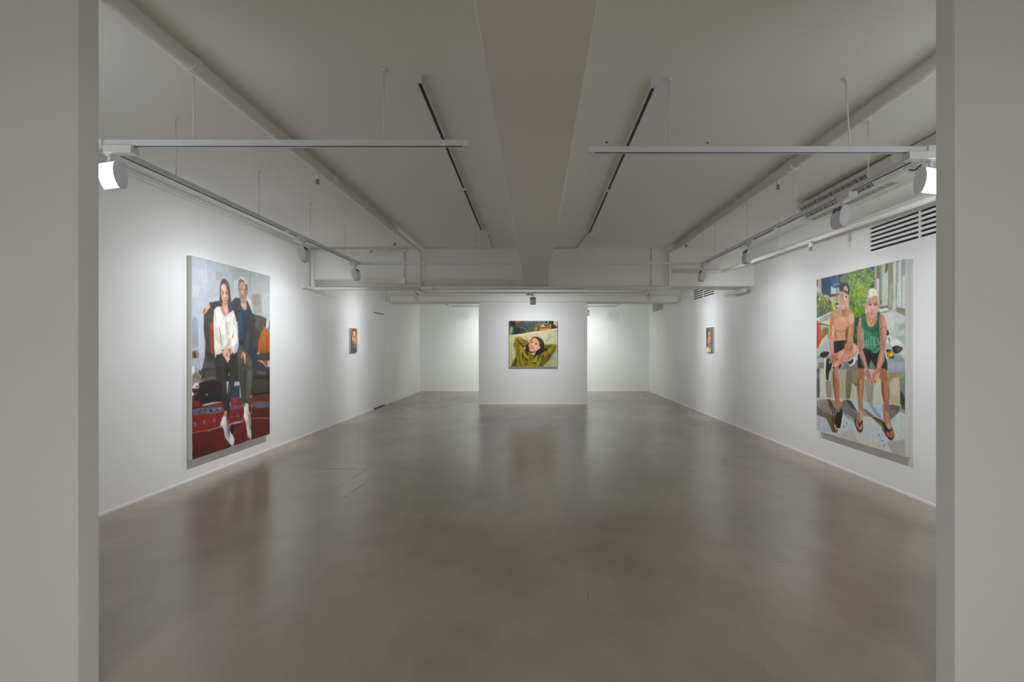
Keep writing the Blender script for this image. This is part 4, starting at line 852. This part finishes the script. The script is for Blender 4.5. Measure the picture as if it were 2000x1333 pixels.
# ------------------------------------------------------------------ spotlights
def wash_light(parent, yaw, loc, power, color, spread, top=WASH_TOP):
    # beam of one lamp, an asymmetric wall washer; local +X is the aim
    d = bpy.data.lights.new('spot_beam', 'SPOT'); d.energy = power; d.spot_size = math.radians(172); d.spot_blend = .25; d.color = color; d.shadow_soft_size = .018
    o = bpy.data.objects.new('spot_beam', d); COL.objects.link(o); o.parent = parent
    o.location = loc; cs, sn = math.cos(math.radians(36)), math.sin(math.radians(36))
    o.matrix_local = Matrix.Translation(loc) @ Matrix.Rotation(math.radians(yaw), 4, 'Z') @ Matrix(((sn, 0, -cs), (0, 1, 0), (cs, 0, sn))).to_4x4()
    d.use_nodes = True; nt = d.node_tree; N = nt.nodes; L = nt.links
    em = N['Emission']
    tc = N.new('ShaderNodeTexCoord'); sp = N.new('ShaderNodeSeparateXYZ'); L.new(tc.outputs['Normal'], sp.inputs[0])
    def m(op, a, b=None, c=None, clamp=False):
        n = N.new('ShaderNodeMath'); n.operation = op; n.use_clamp = clamp
        for i, v in enumerate((a, b, c)):
            if v is None: continue
            if isinstance(v, (int, float)): n.inputs[i].default_value = v
            else: L.new(v, n.inputs[i])
        return n.outputs[0]
    X = m('SUBTRACT', m('MULTIPLY', sp.outputs[0], sn), m('MULTIPLY', sp.outputs[2], cs))
    Z = m('MULTIPLY', m('ADD', m('MULTIPLY', sp.outputs[0], cs), m('MULTIPLY', sp.outputs[2], sn)), -1.0)
    a = m('MAXIMUM', X, 0.08)
    p = m('DIVIDE', Z, a); q = m('DIVIDE', sp.outputs[1], a)
    q2 = m('MULTIPLY', q, q)
    edge = m('SUBTRACT', p, m('MULTIPLY_ADD', q2, 0.25 / spread, top))
    rise = m('MULTIPLY', m('DIVIDE', edge, WASH_RISE, clamp=True), m('MULTIPLY', m('SUBTRACT', 3.5, p), 0.55, clamp=True))
    fall = m('DIVIDE', 1.0, m('MULTIPLY_ADD', m('MULTIPLY', p, p), WASH_FALL, 1.0))
    side = m('EXPONENT', m('MULTIPLY', q2, -1.0 / (1.5 * spread)))
    E = m('MULTIPLY', m('MULTIPLY', rise, fall), side)
    a3 = m('POWER', m('MAXIMUM', X, 0.22), 3.0)
    front = m('MULTIPLY', m('SUBTRACT', X, 0.05), 8.0, clamp=True)
    I = m('MULTIPLY', m('DIVIDE', E, a3), front)
    spill = m('MULTIPLY', m('MULTIPLY_ADD', Z, 1.2, 0.78, clamp=True), m('MULTIPLY', m('MULTIPLY_ADD', X, 0.4, 0.6), WASH_SPILL))
    L.new(m('ADD', I, spill), em.inputs['Strength'])
    return o

def lamp(x, y, yaw, track_ax, shift, label, pitch=12, power=SPOT_W, spread=1.0, top=WASH_TOP, lens=None, color=LAMP_COL, drop=0.0):
    """yaw: horizontal aim in degrees, 0 = +X; track_ax 'x'/'y'; shift: box centre offset along the track"""
    t = thing('spotlight', (x, y, TZ), label, 'spotlight', 'white square-headed spotlights on the light tracks')
    L_, Wd = .16, .068
    bx = (-L_ / 2 + shift, L_ / 2 + shift, -Wd / 2, Wd / 2) if track_ax == 'x' else (-Wd / 2, Wd / 2, -L_ / 2 + shift, L_ / 2 + shift)
    link('adapter_box', boxes((*bx, -.044, -.001)), M_BOX, t, bevel=.002)
    st = link('stem', tb([(0, 0, -.044), (0, 0, -.085 - drop)], .011, seg=12), M_LAMP, t, smooth=True)
    link('swivel_ring', tb([(0, 0, -.044), (0, 0, -.052)], .022, seg=16), M_LAMP, st)
    h = bpy.data.objects.new('lamp_head', None); COL.objects.link(h); h.parent = t; h.empty_display_size = .05
    h.location = (0, 0, -.083 - drop)
    h.rotation_euler = (0, math.radians(pitch), math.radians(yaw))
    # profile in local x (aim) / z, housing is a hollow tray open towards +x
    back = [(-.004, .0), (-.026, -.012), (-.037, -.045), (-.039, -.085), (-.033, -.125), (-.018, -.158), (.004, -.166)]
    front = [(.026, -.150), (.036, -.120), (.040, -.085), (.036, -.045), (.022, -.012)]
    prof = back + front
    wd = .065
    bm = bmesh.new()
    body = back + [(.012, -.160), (.020, -.085), (.012, -.006)]
    A = [bm.verts.new((p[0], -wd + .004, p[1])) for p in body]; B = [bm.verts.new((p[0], wd - .004, p[1])) for p in body]
    n = len(body); bm.faces.new(A); bm.faces.new(B[::-1])
    for i in range(n): bm.faces.new((A[i], A[(i + 1) % n], B[(i + 1) % n], B[i]))
    link('housing', bm, M_LAMP, h)
    for s in (-1, 1):
        link('side_plate', prism(prof, 'y', s * wd, s * (wd - .005)), M_LAMP, h)
        link('heat_sink_slot', boxes((-.0385, -.020, min(s * .010, s * .056), max(s * .010, s * .056), -.052, -.018)), M_FIN, h)
    link('lip', boxes((.008, .030, -wd + .005, wd - .005, -.163, -.156)), M_LAMP, h)
    bm = bmesh.new()
    lp = [(.0145, -.152), (.0225, -.085), (.0145, -.012), (.0105, -.012), (.0105, -.152)]
    prism(lp, 'y', -wd + .008, wd - .008, bm)
    ln = link('lens', bm, lens or M_LENS_FAR, h); ln['label'] = 'bright glowing lens'
    wash_light(t, yaw, Vector((math.cos(math.radians(yaw)) * .06, math.sin(math.radians(yaw)) * .06, -.165 - drop)), power, color, spread, top)
    return t

lamp(-2.485, 3.10, 252, 'x', .068, 'lit spotlight shining towards the camera at the left end of the front track', lens=M_LENS, power=SPOT_W * .6)
lamp(LX, 5.77, 184, 'y', -.06, 'white spotlight above the painting of the couple, third rod of the left track', power=SPOT_W * .84)
lamp(LX, 7.44, 178, 'y', -.06, 'white spotlight at the far corner of the left track', power=SPOT_W * .84)
lamp(2.368, 3.20, 287, 'x', -.068, 'lit spotlight shining towards the camera at the right end of the front track', lens=M_LENS, power=SPOT_W * .6)
lamp(RX, 4.12, 0, 'y', -.06, 'large near spotlight in front of the ceiling air conditioner', power=SPOT_W * .60)
lamp(RX, 5.93, 0, 'y', -.06, 'middle white spotlight of the right track, beside a hanger rod', power=SPOT_W * .45)
lamp(RX, 7.56, 0, 'y', -.06, 'white spotlight at the far corner of the right track', power=SPOT_W * .62)
lamp(-2.45, 10.75, 180, 'y', -.06, 'small spotlight just past the crossbeam, aimed at the brown portrait', power=SPOT_W * .80, spread=.38, top=-.12)
lamp(2.34, 10.96, 0, 'y', -.06, 'small spotlight just past the crossbeam, aimed at the grey-green portrait', power=SPOT_W * .80, spread=.38, top=-.12)
lamp(-.08, 11.8, 90, 'x', -.07, 'spotlight seen from behind above the olive jumper painting', power=SPOT_W * 1.06, spread=.6, top=-.12)
GREENISH = (0.93, 1.0, 0.96)
lamp(-1.50, 15.8, 90, 'x', -.07, 'spotlight in the back room hidden behind the left edge of the central wall', power=BACK_W, color=GREENISH)
lamp(1.50, 15.8, 90, 'x', -.03, 'spotlight in the back room at the right edge of the central wall', power=BACK_W, color=GREENISH, drop=0.02)

lamp(-.75, 14.67, 90, 'x', -.07, 'added spotlight, unseen behind the central wall left of its middle, brightening the back room', power=BACK_W, color=GREENISH)  # extra lamp out of sight, added to lift the dim back room
lamp(.65, 14.67, 90, 'x', -.07, 'added spotlight, unseen behind the central wall right of its middle, brightening the back room', power=BACK_W, color=GREENISH)  # second added lamp, also unseen, for more light in the back room

# ------------------------------------------------------------------ pipes and conduits
YP = 8.70
def pipe(name, label, segs, cat='pipe', couplings=(), group=None):
    """segs: list of (points, radius, bend); first is the thing's own run, all are parts"""
    t = thing(name, segs[0][0][0], label, cat, group); o0 = Vector(segs[0][0][0])
    for pts, r, bend in segs:
        link('pipe_run', tb([Vector(p) - o0 for p in pts], r, seg=16, bend=bend), M_PIPE, t, smooth=True)
    for a, b, r in couplings:
        link('coupling', tb([Vector(a) - o0, Vector(b) - o0], r, seg=16), M_PIPE, t, smooth=False)
    return t

z = EYE
pipe('sprinkler_pipe', 'thick white pipe running under the ceiling on the left side',
     [([(-1.90, YF1 - 4, z + 1.553), (-1.90, 7.05, z + 1.553)], .044, 0), ([(-1.90, 7.05, z + 1.545), (-1.90, YP - .01, z + 1.545), (-1.90, YP - .01, z + .97)], .024, .07)],
     couplings=[((-1.90, 4.90, z + 1.553), (-1.90, 4.98, z + 1.553), .052), ((-1.90, 7.0, z + 1.55), (-1.90, 7.10, z + 1.55), .048), ((-1.90, 2.9, z + 1.553), (-1.90, 2.97, z + 1.553), .05)])
pipe('sprinkler_pipe', 'thick white pipe under the ceiling on the right, dropping onto the crossbeam',
     [([(2.20, YF1 - 4, z + 1.553), (2.20, 8.2, z + 1.553), (2.17, YP - .01, z + 1.545), (2.17, YP - .01, z + .945), (-1.74, YP - .01, z + .955)], .026, .05),
      ([(2.20, YF1 - 4, z + 1.553), (2.20, 8.40, z + 1.553)], .043, 0)],
     couplings=[((2.20, 4.62, z + 1.553), (2.20, 4.95, z + 1.553), .054), ((2.2, 7.6, z + 1.553), (2.2, 7.66, z + 1.553), .05), ((2.17, YP - .01, z + 1.50), (2.17, YP - .01, z + 1.46), .031)])
pipe('drain_pipe', 'white pipe framing the left end of the crossbeam and running along its foot',
     [([(-3.655, YP - .02, z + 1.56), (-3.655, YP - .02, z + .935), (-1.80, YP - .02, z + .935)], .027, .06),
      ([(-3.655, YP - .01, z + 1.56), (-2.16, YP - .01, z + 1.56)], .019, 0)],
     couplings=[((-1.88, YP - .02, z + .94), (-1.70, YP - .02, z + .945), .034), ((-3.70, YP - .30, z + .94), (-3.655, YP - .02, z + .935), .03), ((-2.20, YP - .02, z + 1.56), (-2.12, YP - .02, z + 1.56), .026)])
for k, (zz, xe, lab) in enumerate(((1.075, -.30, 'topmost of the thin conduits along the left half of the crossbeam'), (1.050, -.32, 'second thin conduit from the top on the left half of the crossbeam'),
                                   (1.022, -.30, 'third thin conduit from the top on the left half of the crossbeam'), (.994, -.30, 'lowest thin conduit, just above the white pipe on the crossbeam'))):
    pts = [(-3.62, 8.712, z + zz), (xe - .1, 8.712, z + zz), (-.19, 8.712, z + .978)] if k < 2 else [(-3.62, 8.738, z + zz), (-.20, 8.738, z + zz)]
    pipe('conduit', lab, [(pts, .0105, .12)], 'conduit', group='thin conduits along the left half of the crossbeam')
pipe('conduit', 'thin vertical conduit on the right half of the crossbeam', [([(1.89, 8.738, ZC), (1.89, 8.738, z + .96)], .009, 0)], 'conduit')
pipe('conduit', 'pale vertical conduit in the corner right of the long beam', [([(.192, 8.735, ZC), (.192, 8.735, z + .955)], .013, 0)], 'conduit')
pipe('conduit', 'conduit rising from the junction box to the ceiling', [([(-2.175, 8.735, z + 1.12), (-2.175, 8.735, ZC - .06)], .013, 0)], 'conduit')
pipe('conduit', 'thin conduit along the ceiling joint left of the beam, running to the track',
     [([(-1.87, 8.74, ZC - .012), (-.74, 8.74, ZC - .012), (-.70, 7.34, ZC - .012)], .010, .05)], 'conduit')
pipe('conduit', 'thin conduit along the ceiling joint right of the beam, running to the track',
     [([(.22, 8.74, ZC - .012), (.66, 8.74, ZC - .012), (.745, 7.52, ZC - .012)], .010, .05)], 'conduit')
pipe('conduit', 'long thin conduit in the corner of ceiling and left wall', [([(XL + .024, YF1, z + 1.562), (XL + .024, 8.6, z + 1.562)], .016, 0)], 'conduit')
pipe('sprinkler_pipe', 'white pipe running from the crossbeam along the right wall',
     [([(2.22, YP, z + 1.218), (3.03, YP, z + 1.218), (3.055, 8.55, z + 1.218), (3.2, 4.0, z + 1.188), (3.22, YF1, z + 1.18)], .027, .05)],
     couplings=[((2.92, YP, z + 1.218), (2.99, YP, z + 1.218), .032)])
pipe('pipe_stub', 'thick short pipe under the crossbeam by the right wall', [([(3.45, 8.8, z + .925), (3.45, 9.72, z + .925)], .035, 0)], 'pipe')
o = link('junction_box', boxes((-.055, .055, -.06, 0, -.055, .055)), M_PIPE, bevel=.006); o.location = (-2.20, 8.75, z + 1.065)
tag(o, 'square white junction box on the left half of the crossbeam', 'junction box')
pipe('hanging_rod', 'thin white rod with plate hanging from the ceiling near the right wall',
     [([(3.05, 6.70, ZC - .012), (3.05, 6.70, z + 1.215)], .006, 0)], 'rod', couplings=[((3.05, 6.70, ZC - .012), (3.05, 6.70, ZC), .04), ((3.05, 6.70, z + 1.21), (3.05, 6.70, z + 1.18), .012)])

# ------------------------------------------------------------------ sprinkler heads
def sprinkler(x, y, top, head, label, r=.014):
    t = thing('ceiling_sprinkler', (x, y, top), label, 'sprinkler', 'small sprinkler heads under the ceiling')
    d = head - top
    link('fitting', tb([(0, 0, 0), (0, 0, d + .045)], r, seg=12), M_PIPE, t, smooth=True)
    link('collar', tb([(0, 0, d + .055), (0, 0, d + .040)], r * 1.25, seg=12), M_PIPE, t)
    bm = bmesh.new()
    for s in (-1, 1): tube(bm, [(s * .008, 0, d + .042), (s * .014, 0, d + .024), (s * .006, 0, d + .004)], .0028, seg=6, bend=.008)
    link('frame_arms', bm, M_METAL, t)
    link('glass_bulb', tb([(0, 0, d + .040), (0, 0, d + .008)], .0042, seg=8), M_RED, t)
    link('deflector', tb([(0, 0, d + .004), (0, 0, d)], .017, seg=14), M_METAL, t)
sprinkler(-1.93, 4.69, z + 1.52, z + 1.428, 'sprinkler head hanging from the left ceiling pipe near its coupling')
sprinkler(2.19, 4.83, z + 1.52, z + 1.422, 'sprinkler head hanging from the right ceiling pipe near its coupling')
sprinkler(-1.93, 7.25, z + 1.53, z + 1.365, 'sprinkler head at the far end of the left ceiling pipe')
sprinkler(2.20, 7.83, z + 1.52, z + 1.455, 'sprinkler head at the far end of the right ceiling pipe')
sprinkler(3.10, 6.02, z + 1.18, z + 1.075, 'sprinkler head under the pipe along the right wall', r=.021)
sprinkler(-2.69, 8.66, z + 1.55, z + 1.525, 'tiny sprinkler head on the pipe at the left end of the crossbeam', r=.010)
sprinkler(-2.10, 14.9, ZC, z + 1.19, 'sprinkler head in the back room seen left of the central wall')
sprinkler(1.87, 14.86, ZC, z + 1.19, 'sprinkler head in the back room seen right of the central wall')

# clamp that holds the right pipe near the sprinkler
t = thing('pipe_hanger', (2.20, 4.53, ZC), 'small bracket holding the right ceiling pipe', 'bracket')
link('bracket_plate', boxes((-.05, .05, -.015, .015, -.006, 0)), M_PIPE, t)
link('bracket_arm', boxes((.035, .045, -.012, .012, -.09, -.006)), M_PIPE, t)
link('clamp_ring', tb([(0, -.012, -.055), (0, .012, -.055)], .056, seg=20), M_PIPE, t)

# ------------------------------------------------------------------ ceiling-hung air conditioner
AY0, AY1 = 4.35, 5.95
t = thing('air_conditioner', (0, AY0, 0), 'long off-white air conditioner hung under the ceiling at the right wall', 'air conditioner')
def acp(bm, prof, y0, y1): return prism([(x, z + zz) for x, zz in prof], 'y', y0, y1, bm)
body = [(2.955, 1.598), (2.90, 1.555), (2.895, 1.54), (3.005, 1.408), (3.13, 1.396), (3.205, 1.41), (3.215, 1.598)]
link('casing', acp(bmesh.new(), body, 0, AY1 - AY0), M_AC, t, bevel=.006)
link('ceiling_bracket', boxes((2.99, 3.18, .1, AY1 - AY0 - .1, z + 1.598, ZC)), M_SLOT, t)
link('end_panel', boxes((2.99, 3.19, -.012, 0, z + 1.44, z + 1.58)), M_AC, t, bevel=.004)
# air inlet grille: flat black sheet as the shade in its gaps, bars on the sloping face, second grille underneath
P0, P1 = Vector((2.895, 0, z + 1.54)), Vector((3.005, 0, z + 1.408))
nrm = Vector((-(P1.z - P0.z), 0, P1.x - P0.x)).normalized() * -1
if nrm.x > 0: nrm = -nrm
def face_box(bm, u0, u1, y0, y1, h0, h1, A, B, n):
    d = B - A
    c = []
    for y in (y0, y1):
        for u in (u0, u1):
            for h in (h0, h1):
                p = A + d * u + n * h; c.append(bm.verts.new((p.x, y, p.z)))
    for f in ((0, 1, 3, 2), (4, 5, 7, 6), (0, 1, 5, 4), (2, 3, 7, 6), (0, 2, 6, 4), (1, 3, 7, 5)): bm.faces.new([c[i] for i in f])
    return bm
Q0, Q1 = Vector((3.015, 0, z + 1.407)), Vector((3.12, 0, z + 1.397)); nq = Vector((-.09, 0, -.995))
for A, B, n, u0, u1, gy0, gy1, cnt in ((P0, P1, nrm, .12, .9, .36, 1.53, 42), (Q0, Q1, nq, .1, .72, .20, 1.56, 48)):
    gr = link('inlet_grille', face_box(bmesh.new(), u0, u1, gy0, gy1, .0006, .0012, A, B, n), M_BLACK, t)
    me = None
    step = (gy1 - gy0) / cnt
    for k in range(cnt + 1):
        wob = .0112 + .004 * math.sin(k * 2.1) * math.sin(k * .37)
        if me is None:
            o = link('bar', face_box(bmesh.new(), u0, u1, 0, 1, .0012, .0030, A, B, n), M_AC, gr); me = o.data
        else: o = link('bar', me, None, gr)
        o.location = (0, gy0 + k * step, 0); o.scale = (1, wob, 1)
    link('grille_frame', face_box(face_box(bmesh.new(), u0 - .05, u0, gy0 - .01, gy1 + .02, .0006, .006, A, B, n), u1, u1 + .05, gy0 - .01, gy1 + .02, .0006, .006, A, B, n), M_AC, gr)
for yy in (.14, .30):
    link('screw', face_box(bmesh.new(), .55, .64, yy, yy + .014, .0006, .003, P0, P1, nrm), M_METAL, t)
link('duct_section', boxes((2.99, 3.20, -.85, -.013, z + 1.43, z + 1.597)), M_AC, t, bevel=.006)
link('cable', tb([(3.03, -.02, z + 1.43), (3.02, -.10, z + 1.40), (3.03, -.16, z + 1.43)], .006, seg=8), M_SLOT, t)

# two small plugs in the ceiling
for x, y, lab in ((.55, 4.19, 'small screw left in the ceiling just right of the beam'), (1.35, 4.2, 'small screw left in the ceiling between beam and right pipe')):
    o = link('ceiling_screw', tb([(0, 0, 0), (0, 0, -.012)], .008, seg=8), M_METAL); o.location = (x, y, ZC)
    tag(o, lab, 'screw')
